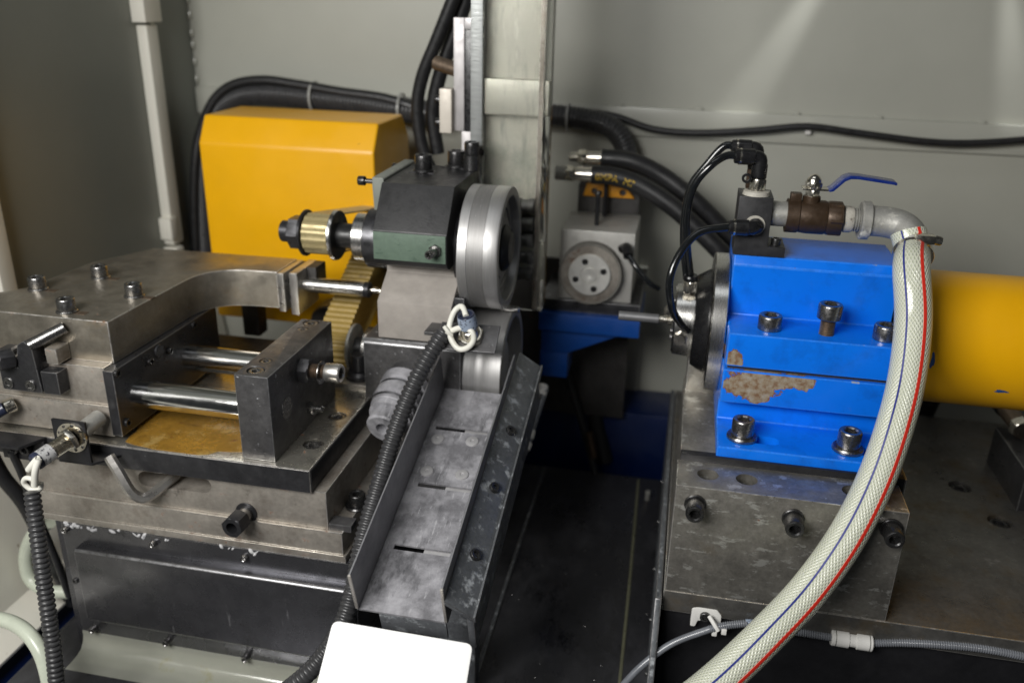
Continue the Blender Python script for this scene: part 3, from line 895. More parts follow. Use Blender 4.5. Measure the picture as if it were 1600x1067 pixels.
mesh_obj('stop_lug', box(110, 121, VY - 6, VY + 6, VZ + 15, VZ + 24, .8), 'brass_brown', bv)

pe = thing('pipe_elbow', 'galvanised pipe elbow joining the ball valve to the clear hose', 'fitting', (195, 925, -240))
mesh_obj('thread', threaded((163.6, VY, VZ), (183, VY, VZ), 12.5, 2.4), 'zinc', pe)
mesh_obj('sealing_tape', lathe([(0, 12.6), (1, 13.6), (7, 13.4), (9, 12.6)], (165, VY, VZ), X, 24), 'dirty_tape', pe)
mesh_obj('rim', lathe([(0, 12), (0, 18), (1.5, 19.5), (9, 19.5), (10.5, 17), (11, 12)], (181, VY, VZ), X, 36), 'zinc', pe)
P0 = Vector((190, VY, VZ)); 
hz = [P0, Vector((206, VY - 1, VZ)), Vector((220, VY - 6, VZ - 2)), Vector((228, VY - 16, VZ - 8)), Vector((230, VY - 26, VZ - 22))]
mesh_obj('elbow', tube(hz, 15.5, 28, 2.5), 'zinc', pe)

# clear braided hose
H = [Vector((226.5, VY - 14, VZ - 6)), Vector((231, VY - 26, VZ - 22)), pt(1424, 420, y=862), pt(1427, 500, y=836), pt(1417, 590, y=808), pt(1397, 670, y=780), pt(1366, 755, y=752), pt(1322, 840, y=722),
     pt(1263, 922, y=692), pt(1197, 992, y=660), pt(1130, 1056, y=630), pt(1060, 1112, y=600), pt(980, 1160, y=570)]
HR = 17.0
hose = thing('braided_hose', 'clear braided hose with red and blue stripes hanging in front of the housing', 'hose', (150, 700, -600))
mesh_obj('hose_body', tube(H, HR, 48, 4, True, (0, -1, 0)), 'braided_hose', hose)
def stripe(pts, R, ang0, ang1, w, ref, step=5):
    path, L = spline(pts, step)
    fr = frames(path, ref)
    bm = bmesh.new()
    rows = []
    n = len(path)
    for i, (p, (t, nn, b)) in enumerate(zip(path, fr)):
        a0 = ang0 + (ang1 - ang0) * i / (n - 1)
        row = []
        for k, off in enumerate((-.5, -.45, 0, .45, .5)):
            a = a0 + off * w / R
            rr = R + (0.35 if 0 < k < 4 else -.3)
            row.append(bm.verts.new(p + (nn * cos(a) + b * sin(a)) * rr))
        rows.append(row)
    for A, B in zip(rows, rows[1:]):
        for k in range(4): bm.faces.new((A[k], A[k + 1], B[k + 1], B[k]))
    bmesh.ops.recalc_face_normals(bm, faces=bm.faces)
    return bm
mesh_obj('blue_stripe', stripe(H, HR, 0.50, -0.05, 1.9, (0, -1, 0)), 'stripe_blue', hose)
mesh_obj('red_stripe', stripe(H, HR, -0.48, -0.95, 3.4, (0, -1, 0)), 'stripe_red', hose)

hc = thing('hose_clamp', 'steel worm drive clamp round the top end of the clear hose', 'clamp', (232, 900, -240))
ca = (H[2] - H[0]).normalized()
cax = H[1] + ca * 5
mesh_obj('band', ring(cax - ca * 5, cax + ca * 5, HR + 2.0, HR - .3, 48, .3), 'nickel', hc)
a_, u_, v_ = frame_of(ca)
top = cax + Vector((7, -5, 16)).normalized() * (HR + 3.0)
mesh_obj('screw_housing', box(top.x - 11, top.x + 8, top.y - 6, top.y + 6, top.z - 4, top.z + 5, 2), 'nickel', hc)
hex_nut(hc, (top.x + 7.5, top.y, top.z), (1, 0, -.15), 8, 7, 'nickel', name='clamp_screw')

# cable along the cabinet front
cl = thing('cable_mount', 'white plastic cable mount screwed below the steel block', 'mount', (45, 748, -600))
p = pt(1103, 964, y=746)
mesh_obj('saddle', prism(round_corners([(p.x - 15, p.z - 12), (p.x - 15, p.z + 10), (p.x - 9, p.z + 12), (p.x + 10, p.z + 12), (p.x + 15, p.z + 6), (p.x + 15, p.z - 8), (p.x + 10, p.z - 8), (p.x + 6, p.z - 2), (p.x - 8, p.z - 4), (p.x - 10, p.z - 12)], 1.5, 3), 'y', 744, 751.5, .8), 'white_plastic', cl)
cap_screw(cl, (p.x - 1, 744, p.z + 3), (0, -1, 0), 5.5, 4, 'bolt_black')
tie = single('cable_tie', join(tube([pt(1108, 962, y=739), pt(1116, 975, y=733), pt(1122, 985, y=731)], 2.2, 8, 2), box(*[c for q in zip(pt(1116, 988, y=734) - Vector((2.5, 2, 3)), pt(1116, 988, y=734) + Vector((2.5, 3, 3))) for c in q], .6),
             box(*[c for q in zip(pt(1131, 986, y=733) - Vector((2.5, 2, 3)), pt(1131, 986, y=733) + Vector((2.5, 3, 3))) for c in q], .6)), 'white_plastic',
             'white cable ties holding the grey spiral tube to its mount', 'cable tie')
ct = thing('spiral_tube', 'grey spiral wrapped air tube running along the black cabinet front', 'tube', (150, 735, -640))
mesh_obj('plain_end', tube([pt(960, 1085, y=700), pt(1000, 1042, y=712), pt(1050, 1005, y=726), pt(1110, 982, y=734)], 3.6, 14, 4), 'grey_tube', ct)
mesh_obj('spiral_sleeve', corrugated([pt(1108, 982.5, y=734), pt(1140, 976, y=738), pt(1180, 974, y=741), pt(1230, 984, y=744), pt(1305, 996, y=744)], 4.1, 2.2, .8, 12), 'grey_tube', ct)
mesh_obj('spiral_sleeve', corrugated([pt(1358, 1004, y=744), pt(1420, 1004, y=744), pt(1500, 1009, y=744), pt(1560, 1017, y=744), pt(1640, 1034, y=744)], 4.1, 2.2, .8, 12), 'grey_tube', ct)
mesh_obj('marker_sleeve', tube([pt(1165, 973.8, y=740), pt(1176, 974, y=741)], 4.6, 14, 2), 'tape_label', ct)
uf = thing('union_fitting', 'white push in union joining the grey spiral tube', 'fitting', (175, 744, -640))
a, b_ = pt(1298, 995, y=743), pt(1363, 1005, y=743)
ax = (b_ - a); Lh = ax.length
mesh_obj('body', lathe([(0, 4), (0, 7), (1, 8), (Lh * .42, 8), (Lh * .44, 6.4), (Lh * .60, 6.4), (Lh * .62, 8), (Lh - 1, 8), (Lh, 7), (Lh, 4)], a, ax, 24), 'white_plastic', uf)
for f in (.09, .90): mesh_obj('collar_ring', lathe([(0, 8.15), (1, 8.15)], a + ax * f, ax, 24), 'zinc', uf)
cap_screw(fpan, tuple(pt(1322, 986, y=751.5)), (0, -1, 0), 4, 3, 'bolt_steel')
cap_screw(fpan, tuple(pt(1492, 1012, y=751.5)), (0, -1, 0), 3.4, 3, 'bolt_steel')
cap_screw(fpan, tuple(pt(1290, 984, y=751.5)), (0, -1, 0), 4, 3, 'bolt_black')

# ================================================================== left loader
ZT = -322
lo = thing('loader_slide', 'steel pick and place slide with chrome guide rods on the left', 'machine', (-520, 850, -449))
arc = []
cx0, cy0 = -520, 868
out = [(-760, 727), (-560, 727), (-557.5, 872)]
for k in range(1, 8):
    a = pi - (pi / 2) * k / 8
    out.append((-509 + 48.5 * cos(a), 872 + 51 * sin(a)))
out += [(-509, 924), (-470.5, 926), (-470.5, 984), (-667, 979), (-703, 905), (-712, 800), (-760, 740)]
tpl = mesh_obj('top_plate', prism(out, 'z', ZT - 46, ZT, 1.1), 'steel_plate', lo)
for q in ((60, 452), (157, 434), (105, 487), (210, 463)):
    p = pt(*q, z=ZT)
    cap_screw(tpl, (p.x, p.y, ZT), (0, 0, 1), 9.2, 12.5, 'bolt_steel', washer=(11, 2.5), spin=random.random())
    mesh_obj('slot_plug', box(p.x + 11, p.x + 23, p.y - 4.5, p.y + 4.5, ZT - 1, ZT + .3, .25), 'thread_steel', lo)
mesh_obj('spacer_block', box(-760, -564, 715, 925, -410.5, -368.4, .9), 'steel_side', lo)
mesh_obj('guide_body', box(-760, -562, 712, 925, -446, -411, .9), 'steel_side', lo)
epl = mesh_obj('end_plate', box(-561.8, -550, 709, 915, -443, -368.6, 1.0), 'steel_black', lo)
for q, R in (((183, 583), 4.6), ((199, 660), 4.6), ((303, 508), 4.6), ((235, 565), 4.2), ((265, 548), 4.2)):
    p = pt(*q, x=-549)
    cap_screw(epl, (-550, p.y, p.z), (1, 0, 0), R, 3.2, 'bolt_black')
p = pt(249, 548, x=-549)
mesh_obj('plug', cyl((-551, p.y, p.z), (-547.5, p.y, p.z), 7.5, 28), 'steel_black', lo)
for yy, zz in ((745, -409), (846, -409)):
    mesh_obj('guide_rod', cyl((-556, yy, zz), (-413, yy, zz), 15, 48), 'chrome', lo)
eb = mesh_obj('end_block', box(-414, -378, 707, 867, -448.8, -355, 1.0), 'steel_dirty', lo)
bore(eb, [((-397.5, 721, -355), (0, 0, -1), 9.2, 5), ((-398.6, 745, -355), (0, 0, -1), 6.6, 4), ((-399.5, 836.7, -355), (0, 0, -1), 6.6, 4), ((-398.2, 857, -355), (0, 0, -1), 9.2, 5)])
for q in ((-397.5, 721, 8), (-398.6, 745, 5.8), (-399.5, 836.7, 5.8), (-398.2, 857, 8)):
    cap_screw(eb, (q[0], q[1], -360 if q[2] > 7 else -359), (0, 0, 1), q[2], 4.4 if q[2] > 7 else 3.6, 'bolt_steel')
p = pt(471, 577, x=-378)
hex_nut(lo, (-378, p.y, p.z), (1, 0, 0), 25, 12, 'steel_black', name='lock_nut', spin=.25)
mesh_obj('stop_thread', threaded((-367, p.y, p.z), (-348, p.y, p.z), 7.6, 2), 'thread_steel', lo)
mesh_obj('thin_washer', lathe([(0, 4), (0, 12.5), (1, 12.5), (1, 4)], (-356, p.y, p.z - 1), X, 24), 'bolt_steel', lo)
cap_screw(lo, (-350, p.y, p.z), (1, 0, 0), 10.2, 17, 'steel_clean', hexr=7.2, name='stop_screw')
p = pt(448, 637, x=-378)
mesh_obj('plug', cyl((-379, p.y, p.z), (-377.2, p.y, p.z), 11.5, 32, .3), 'bolt_steel', lo)
p = pt(484, 637, x=-378)
hex_nut(lo, (-378, p.y, p.z), (1, 0, 0), 14, 6, 'bolt_steel', name='small_nut')
mesh_obj('stud', lathe([(0, 4), (9, 4), (11, 2.5), (11.5, 0)], (-373, p.y, p.z), X, 20), 'bolt_steel', lo)
# pusher on the arm end
mesh_obj('clamp_plate', box(-470.2, -462, 925, 984, -372, -323, .8), 'steel_clean', lo)
mesh_obj('pusher_bracket', box(-455, -445, 926, 986, -375, -322, .8), 'steel_clean', lo)
mesh_obj('bracket_tail', box(-461.8, -455.2, 945, 984, -372, -324, .3), 'dark_iron', lo)
mesh_obj('hook', box(-444.8, -433, 955, 986, -345, -322.5, .8), 'dark_iron', lo)
for zz in (-338, -356):
    cap_screw(lo, (-459, 945, zz), (0, -1, 0), 5.2, 9, 'bolt_black')
mesh_obj('pusher_rod', lathe([(0, 0), (0, 8.6), (1, 9.4), (62, 9.4), (70, 9.4), (78, 9.0), (79, 8), (79, 0)], (-446, 950, -343), X, 36), 'turned_steel', lo)
mesh_obj('rod_cap', lathe([(0, 9.6), (6, 9.6), (7, 8.5), (7, 0)], (-368, 950, -343), X, 32), 'black_oxide', lo)
mesh_obj('rod_tip', lathe([(0, 3.2), (4, 3.2), (4.5, 4.2), (8, 4.2), (8.5, 3), (14, 2.6), (14, 0)], (-361, 950, -343), X, 20), 'nickel', lo)

# clamp stop on the front
cs = thing('stop_bracket', 'dark stop bracket with angled screw on the front of the slide', 'bracket', (-640, 705, -395))
mesh_obj('bracket', prism(round_corners([(-672, -396), (-672, -352), (-658, -352), (-655, -360), (-648, -360), (-645, -344), (-637, -339), (-629, -346), (-626, -396)], 2, 3), 'y', 697, 714.6, .8), 'steel_black', cs)
mesh_obj('side_block', box(-625.8, -607, 699, 714.6, -397, -372, .8), 'steel_black', cs)
mesh_obj('rest_pin', cyl((-612, 713, -338), (-606, 722, -332), 1, 8), 'bolt_steel', cs)
mesh_obj('pin', cyl((-634, 700, -345), (-608, 724, -331), 6.2, 24), 'bolt_steel', cs)
mesh_obj('nut_block', box(-622, -609, 706, 726, -366, -349, 1), 'steel_side', cs)
hex_nut(cs, (-655, 700, -361), (-.55, -.8, .05), 19, 15, 'steel_black', name='adjusting_nut')
for xx, zz in ((-664, -388), (-638, -388)):
    cap_screw(cs, (xx, 697.4, zz), (0, -1, 0), 6.0, 2.2, 'bolt_steel')

# slide base plate
sp = thing('slide_plate', 'oily steel mounting plate under the guide rods', 'plate', (-540, 790, -476))
pl = mesh_obj('plate', box(-760, -338.5, 700.5, 895, -476, -449.3, 1.2), 'steel_oiled', sp)
mesh_obj('front_edge', box(-759, -339.3, 699.6, 700.6, -475, -450.5, .2), 'steel_black', sp)
mesh_obj('end_face', box(-338.6, -337.6, 702, 893, -475, -451, .2), 'black_oxide', sp)
bore(pl, [((-356.6, 752.5, -449.3), (0, 0, -1), 11.2, 8), ((-356.7, 818.3, -449.3), (0, 0, -1), 10.5, 8)])
for q in ((-356.6, 752.5), (-356.7, 818.3)):
    cap_screw(pl, (q[0], q[1], -456), (0, 0, 1), 10, 5.6, 'bolt_steel')
op = []
for k in range(40):
    a = 2 * pi * k / 40
    r_ = 1 + .10 * sin(3 * a + .6) + .07 * sin(7 * a) + .05 * sin(11 * a + 2)
    op.append((max(-560, min(-415.5, -486 + 82 * cos(a) * r_)), max(702.6, 757 + 62 * sin(a) * r_)))
single('oil_puddle', prism(op, 'z', -449.1, -448.5, 0), 'oil_film', 'amber oil film spread on the steel plate below the front guide rod', 'oil puddle')
rb = thing('rear_step_block', 'steel step block with black clamp stud behind the slide plate', 'block', (-360, 915, -476))
mesh_obj('block', box(-400, -343, 896, 990, -475.8, -446, 1), 'steel_side', rb)
mesh_obj('stud_washer', lathe([(0, 0), (0, 17), (2, 18), (5, 18), (6, 16), (8, 15), (10, 14), (10, 9)], (-367, 918, -446), (0, 0, 1), 32), 'black_oxide', rb)
mesh_obj('stud', cyl((-367, 918, -437), (-367, 918, -415), 10, 24), 'black_oxide', rb)

bb = thing('base_block', 'brown stained steel base block with adjusting slot under the slide plate', 'block', (-490, 800, -556))
up_b = mesh_obj('upper_block', box(-668, -325, 706, 890, -520.5, -476.3, 1.0), 'steel_side', bb)
sl = []
p1, p2 = pt(228, 748, y=706), pt(318, 758, y=706)
for k in range(9):
    a = pi / 2 + pi * k / 8; sl.append((p1.x + 9 * cos(a), p1.z + 9 * sin(a)))
for k in range(9):
    a = -pi / 2 + pi * k / 8; sl.append((p2.x + 9 * cos(a), p2.z + 9 * sin(a)))
bore(up_b, [], [prism(sl, 'y', 700, 740, 0)])
mesh_obj('lower_plate', box(-668, -309, 703, 1000, -547.5, -521, 1.0), 'steel_side', bb)
mesh_obj('under_plate', box(-669, -306, 701.5, 1000, -556, -548, .8), 'steel_side', bb)
cap_screw(bb, (-312, 755, -521), (0, 0, 1), 9, 13, 'bolt_black', washer=(13, 3))
mesh_obj('strap', box(-324.6, -300, 706, 722, -520.8, -513, .8), 'steel_dirty', bb)
p = pt(384, 802, y=704)
mesh_obj('bolt_hole', ring((p.x, 706, p.z), (p.x, 704.5, p.z), 12, 8, 28, .2), 'black_oxide', bb)
mesh_obj('bolt_shank', cyl((p.x, 706, p.z), (p.x, 692, p.z), 8.2, 28), 'bolt_steel', bb)
hex_nut(bb, (p.x - .5, 694, p.z), (-.04, -1, 0), 21, 18, 'black_oxide', bore_r=6.2, name='adjusting_bolt', spin=.3)

ak_p = [pt(170, 712, y=686), pt(186, 738, y=684), pt(200, 762, y=683), pt(209, 772, y=684), pt(222, 778, y=687), pt(236, 773, y=693), pt(262, 753, y=708), pt(276, 742, y=722)]
single('hex_key', tube(ak_p, 5.6, 6, 3), 'steel_clean', 'bent steel hex key left in the slot of the base block', 'hex key', angle=20)

# front guard
gc = thing('guard_cover', 'dark folded sheet metal cover with dried drips below the base block', 'cover', (-470, 700, -720))
bfl = mesh_obj('back_flange', box(-640, -296, 701.2, 703.4, -721, -556.5, .4), 'cover_sheet', gc)
rr = [(701.2, -580), (691, -580), (688.9, -580.6), (687.6, -582), (687, -584), (687, -672), (687.6, -675), (689, -677), (691, -678), (701.2, -678)]
mesh_obj('raised_panel', prism(rr, 'x', -618, -297, 0.8), 'cover_sheet', gc)
for q in ((103, 826), (240, 848), (383, 870)):
    p = pt(*q, y=700)
    cap_screw(bfl, (p.x, 701.4, p.z), (0, -1, 0), 3.9, 6, 'bolt_steel')
for q in ((147, 981), (262, 1001), (385, 1026)):
    p = pt(*q, y=698)
    cap_screw(bfl, (p.x, 701.4, p.z), (0, -1, 0), 3.9, 9, 'bolt_steel')
p = pt(118, 907, y=701)
cap_screw(bfl, (p.x, 701.4, p.z), (0, -1, 0), 3.4, 2, 'bolt_black')
gr = []
for k in range(11):
    x = -628 + random.choice((0, 1, 2, 4, 6)) * 14 + random.uniform(0, 300) * (k > 7)
    for j in range(random.choice((2, 3, 5))):
        w_, h_ = random.uniform(1.5, 5), random.uniform(.8, 2.6)
        gr.append(lathe([(-w_, 0), (-w_ * .6, h_ * .7), (0, h_), (w_ * .5, h_ * .8), (w_, 0)], (x + random.uniform(-7, 7), 701.6, -557 - random.uniform(0, 5)), (random.uniform(.6, 1), 0, random.uniform(-1, 1)), 7))
g = mesh_obj('grease_smears', join(*gr), 'grease', gc); g['kind'] = 'stuff'
ap = single('splash_apron', sheet_from_profile([(700.6, -706), (700.4, -712), (699, -718), (696, -723), (692, -727), (686, -729.3), (675, -730.2), (664, -730.4)], 'x', -640, -296, 1.0), 'apron_plastic',
            'curved yellowed clear plastic apron below the folded cover', 'apron')
ped = single('pedestal', box(-650, -300, 704.5, 1060, -730.8, -556.4, 1), 'bed_black', 'black pedestal behind the folded sheet metal cover', 'pedestal')

# proximity sensor bracket, front left
ps = thing('proximity_sensor', 'nickel proximity sensor with white cable in black bracket, front left', 'sensor', (-585, 690, -460), 'proximity sensors')
a0 = Vector((-.35, -.93, -.22)).normalized()
pc = pt(118, 682, y=678)
mesh_obj('bracket', box(-604, -566, 676, 679, -459, -412, .8), 'black_oxide', ps)
mesh_obj('bracket_foot', prism([(-604, 676.2), (-566, 676.2), (-548, 699.4), (-604, 699.4)], 'z', -461.5, -458.8, .5), 'black_oxide', ps)
c = Vector((-582, 676, -430))
mesh_obj('lock_washer', lathe([(0, 8), (0, 16.5), (2, 16.5), (2, 8)], c, (0, -1, 0), 36), 'nickel', ps)
for k in range(9):
    an = 2 * pi * k / 9
    mesh_obj('washer_tooth', cyl(c + Vector((14 * cos(an), -2, 14 * sin(an))), c + Vector((14 * cos(an), -2.6, 14 * sin(an))), 1.5, 10, .1), 'bolt_black', ps)
hex_nut(ps, c + Vector((0, -2, 0)), a0, 22, 6, 'nickel')
mesh_obj('barrel', threaded(c + a0 * 6, c + a0 * 24, 8.6, 1.6), 'nickel', ps)
mesh_obj('label_sleeve', cyl(c + a0 * 24, c + a0 * 38, 9.0, 28), 'sensor_label', ps)
mesh_obj('end_cap', lathe([(0, 9.1), (4, 9.1), (6, 7.5), (6, 4)], c + a0 * 38, a0, 28), 'ring_blue', ps)
mesh_obj('sensor_tip', cyl((-574, 679, -424), (-570, 705, -420), 8.6, 28), 'zinc', ps)
e = c + a0 * 42
topc = pt(52, 748, y=640)
mesh_obj('cable', tube([e, e + a0 * 8 + Vector((0, 0, -3)), pt(60, 716, y=632), pt(55, 736, y=629), pt(54, 758, y=630)], 3.2, 12, 2), 'white_cable', ps)
kn = pt(50, 758, y=636)
loop = [kn + Vector((r_ * cos(t_), -2 + 1.2 * t_, r_ * .8 * sin(t_))) for r_, t_ in ((9, .2), (10, 1.1), (10.5, 2.1), (10.5, 3.1), (10, 4.2), (9, 5.2), (6, 6.4))]
mesh_obj('cable_tail', tube(loop, 2.6, 12, 1.5), 'white_cable', ps)

# second sensor at the very left edge
s2 = thing('limit_sensor', 'small nickel sensor with black tube at the left picture edge', 'sensor', (-680, 700, -430))
p = pt(12, 636, y=700)
mesh_obj('nut', cyl(p + Vector((4, 6, 2)), p + Vector((-2, -2, 0)), 8, 20), 'nickel', s2)
mesh_obj('body', cyl(p + Vector((-2, -2, 0)), p + Vector((-20, -20, -10)), 7, 20), 'ring_blue', s2)
mesh_obj('cable', tube([p + Vector((-18, -18, -9)), p + Vector((-28, -22, -30)), p + Vector((-40, -20, -60))], 3, 10, 3), 'grey_tube', s2)
fbk = thing('flange_bracket', 'black angle bracket with socket screws low at the left edge', 'bracket', (-690, 690, -470))
p = pt(20, 690, y=690)
mesh_obj('plate', prism([(p.x - 60, 672), (p.x + 22, 672), (p.x + 34, 699.4), (p.x - 60, 699.4)], 'z', -452, -448.5, .6), 'black_oxide', fbk)
mesh_obj('web', box(p.x - 20, p.x + 33, 695, 699.4, -478, -452.2, .6), 'black_oxide', fbk)
for dx in (-2, 12):
    cap_screw(fbk, (p.x + dx, 695, -463), (0, -1, 0), 6, 6, 'bolt_black')

# cables hanging at the left
def conduit(label, pts, r=9.4, group='ribbed sensor conduits', mt='conduit'):
    return single('ribbed_conduit', corrugated(pts, r, 5.4, 1.5), mt, label, 'conduit', group)
conduit('black ribbed conduit hanging straight down at the left edge',
        [pt(50, 768, y=632), pt(58, 830, y=622), pt(66, 890, y=612), pt(76, 960, y=600), pt(84, 1020, y=590), pt(90, 1085, y=580)], 8.0)
single('black_cable', tube([pt(18, 705, y=690), pt(34, 740, y=700), pt(52, 790, y=712), pt(82, 860, y=725), pt(108, 930, y=735)], 4.2, 12, 5), 'rubber',
       'black cable with a cable tie behind the left ribbed conduit', 'cable')
single('black_drain_hose', tube([pt(-20, 700, y=760), pt(5, 745, y=770), pt(40, 790, y=780), pt(80, 870, y=800), pt(112, 940, y=820)], 9, 14, 6), 'rubber',
       'thick black hose curving in at the left edge behind the conduit', 'hose')
single('pale_hose', tube([pt(-20, 815, y=860), pt(10, 800, y=865), pt(55, 782, y=880)], 9, 16, 5), 'pale_hose',
       'pale green hose end against the left wall', 'hose', 'pale coolant hoses')
single('pale_hose', tube([pt(78, 815, y=800), pt(52, 835, y=800), pt(40, 870, y=795), pt(48, 905, y=790), pt(75, 922, y=785), pt(108, 925, y=790)], 8.5, 16, 5), 'pale_hose',
       'pale green hose bent in a loop behind the ribbed conduit', 'hose', 'pale coolant hoses')
single('pale_hose', tube([pt(-30, 968, y=640), pt(5, 968, y=638), pt(38, 984, y=630), pt(62, 1015, y=620), pt(75, 1055, y=612), pt(80, 1095, y=605)], 8.0, 16, 5), 'pale_hose',
       'pale green ribbed hose arching at the bottom left corner', 'hose', 'pale coolant hoses')

# dark machinery glimpsed behind the guide rods
mb = thing('motor_mount', 'dark rusty motor mount seen behind the guide rods', 'mount', (-480, 1060, -556))
mesh_obj('rail', box(-640, -420, 1010, 1060, -555.6, -470, 2), 'dark_iron', mb)
mesh_obj('foot', box(-560, -400, 1062, 1250, -555.6, -500, 2), 'dark_iron', mb)
cap_screw(mb, (-500, 1035, -470), (0, 0, 1), 14, 22, 'bolt_black', washer=(20, 4))
mesh_obj('gear_guard', lathe([(0, 0), (0, 24), (3, 26), (30, 26), (30, 0)], (-470, 1064, -440), (0, 1, .1), 28), 'dark_iron', mb)
mesh_obj('post', box(-600, -575, 1064, 1090, -470, -360, 2), 'dark_iron', mb)

# ================================================================== yellow belt cover
ycv = thing('belt_cover', 'large yellow sheet metal box with sloping top edge at the left rear', 'cover', (-545, 1215, -470))
prof = [(1128, -470), (1128, -210), (1150, -174), (1255, -174), (1285, -210), (1285, -470)]
mesh_obj('shell', prism(prof, 'x', -676, -416, 4.0, 3), 'yellow_paint', ycv)
p = pt(557, 226, y=1136)
mesh_obj('paint_scratch', prism([(p.x - 7, p.z - 2), (p.x - 2, p.z + .6), (p.x + 6, p.z + 1.6), (p.x + 6, p.z + .4), (p.x - 1, p.z - 1.2), (p.x - 6, p.z - 3.6)], 'y', 1134, 1142, 0), 'black_oxide', ycv)

# ================================================================== upper spindle head
UY, UZ = 950, -277
uh = thing('upper_spindle_head', 'black and green upper grinding head with belt pulley', 'spindle head', (-290, 960, -310))
hp = [(880, -281), (880, -248), (914, -202), (1030, -202), (1030, -290), (890, -290), (884, -287)]
mesh_obj('body', prism(hp, 'x', -329, -245, 1.2), 'head_black', uh)
mesh_obj('green_face', box(-328.5, -246, 878.4, 880.3, -280, -249, .5), 'head_green', uh)
p = pt(680, 392, y=878)
cap_screw(uh, (p.x, 876, p.z), (-.25, -1, -.1), 5.0, 14, 'bolt_steel')
hex_nut(uh, (p.x, 878.6, p.z), (0, -1, 0), 13, 4, 'bolt_steel')
# tall cap screws on top sitting in slots
for q in ((662, 269), (713, 262)):
    p = pt(*q, z=-202)
    mesh_obj('slot_edge', box(p.x - 16, p.x + 14, p.y - 8, p.y + 8, -202.5, -201.3, .3), 'black_oxide', uh)
    cap_screw(uh, (p.x, p.y, -201.2), (0, 0, 1), 10.5, 17, 'bolt_black', washer=(12, 3))
p = pt(722, 238, z=-202)
cap_screw(uh, (-250, 1012, -184), (0, 0, 1), 9, 16, 'bolt_black')
mesh_obj('rear_sleeve', cyl((-250, 1012, -202), (-250, 1012, -184), 10, 24), 'bolt_black', uh)
# grey clamp bar along the left top edge
mesh_obj('clamp_bar', prism([(-342, -236), (-336, -236), (-329.5, -222), (-329.5, -200), (-331, -199), (-343, -199), (-343.5, -203)], 'y', 922, 1040, .8), 'grey_green', uh)
cap_screw(uh, (-344, 934, -206), (-1, 0, 0), 5.4, 8, 'bolt_black', name='clamp_screw')
mesh_obj('screw_neck', cyl((-342, 934, -206), (-356, 934, -206), 2.8, 14), 'bolt_black', uh)
for o in [o for o in uh.children if o.name.startswith('clamp_screw')]:
    o.location.x -= 0.012
    o['_w'] = (o['_w'][0] - .012, o['_w'][1], o['_w'][2])
cap_screw(uh, (-344, 1020, -206), (-1, 0, 0), 5.4, 8, 'bolt_black')
# bearing sleeves and pulley
mesh_obj('bearing_housing', lathe([(0, 20), (0, 33), (1.5, 35), (29, 35), (29, 20)], (-358, UY, UZ), X, 56), 'steel_black', uh)
mesh_obj('bearing_ring', lathe([(0, 10), (0, 28), (1, 29), (15, 29), (15, 20)], (-373, UY, UZ), X, 56), 'turned_steel', uh)
mesh_obj('spindle_shaft', cyl((-470, UY, UZ), (-250, UY, UZ), 13, 28), 'steel_black', uh)
pul = mesh_obj('pulley', lathe([(0, 8), (0, 22), (36, 22), (36, 8)], (-437, UY, UZ), X, 48), 'wheel_dark', uh)
mesh_obj('pulley_flange', lathe([(0, 8), (0, 27), (1, 28), (3, 28), (4, 27), (4, 8)], (-441, UY, UZ), X, 48), 'black_oxide', uh)
mesh_obj('pulley_flange', lathe([(0, 8), (0, 29), (1, 30.5), (3, 30.5), (5, 29.5), (5, 8)], (-403, UY, UZ), X, 48), 'turned_steel', uh)
mesh_obj('flange_inner_face', lathe([(0, 29.2), (1, 28), (1, 10)], (-398, UY, UZ), X, 48), 'wheel_dark', uh)
hex_nut(uh, (-441, UY, UZ), (-1, 0, 0), 36, 17, 'steel_black', name='pulley_nut', spin=.52)
mesh_obj('nut_neck', cyl((-398, UY, UZ), (-373, UY, UZ), 15, 32), 'wheel_dark', uh)
# right nose
mesh_obj('nose_ring', lathe([(0, 20), (0, 46), (3, 46), (3, 42), (8, 42), (8, 20)], (-245, UY, UZ), X, 56), 'black_oxide', uh)

def belt(label, x0, x1, a, ra, b_, rb_, th=2.2, tooth=7.4, mt='belt', groove=1.9):
    """endless toothed belt round two pulleys; a, b_ = (y,z) centres"""
    A, B = Vector(a), Vector(b_)
    d = B - A
    L = d.length
    ang = math.atan2(d.y, d.x)
    off = math.acos((ra - rb_) / L)
    pts = []
    t1, t2 = ang + off, ang - off
    n = 18
    for k in range(n + 1):
        t = t1 + (2 * pi - 2 * off) * k / n
        pts.append(A + Vector((cos(t), sin(t))) * ra)
    for k in range(n + 1):
        t = t2 + (2 * off) * k / n
        pts.append(B + Vector((cos(t), sin(t))) * rb_)
    P = pts + [pts[0]]
    S = [0]
    for p, q in zip(P, P[1:]): S.append(S[-1] + (q - p).length)
    nT = int(S[-1] / tooth)
    bm = bmesh.new()
    rows = []
    j = 0
    for i in range(nT * 4):
        s = S[-1] * i / (nT * 4)
        while S[j + 1] < s: j += 1
        f = (s - S[j]) / (S[j + 1] - S[j])
        p = P[j].lerp(P[j + 1], f)
        t = (P[j + 1] - P[j]).normalized()
        nrm = Vector((t.y, -t.x))
        h = th if i % 4 in (1, 2) else th - groove
        o, q = p + nrm * h, p
        rows.append([bm.verts.new((x0, o.x, o.y)), bm.verts.new((x1, o.x, o.y)), bm.verts.new((x1, q.x, q.y)), bm.verts.new((x0, q.x, q.y))])
    for i in range(len(rows)):
        R1, R2 = rows[i], rows[(i + 1) % len(rows)]
        for k in range(4): bm.faces.new((R1[k], R1[(k + 1) % 4], R2[(k + 1) % 4], R2[k]))
    bmesh.ops.recalc_face_normals(bm, faces=bm.faces)
    return single('timing_belt', bm, mt, label, 'belt', 'ribbed drive belts', angle=20)
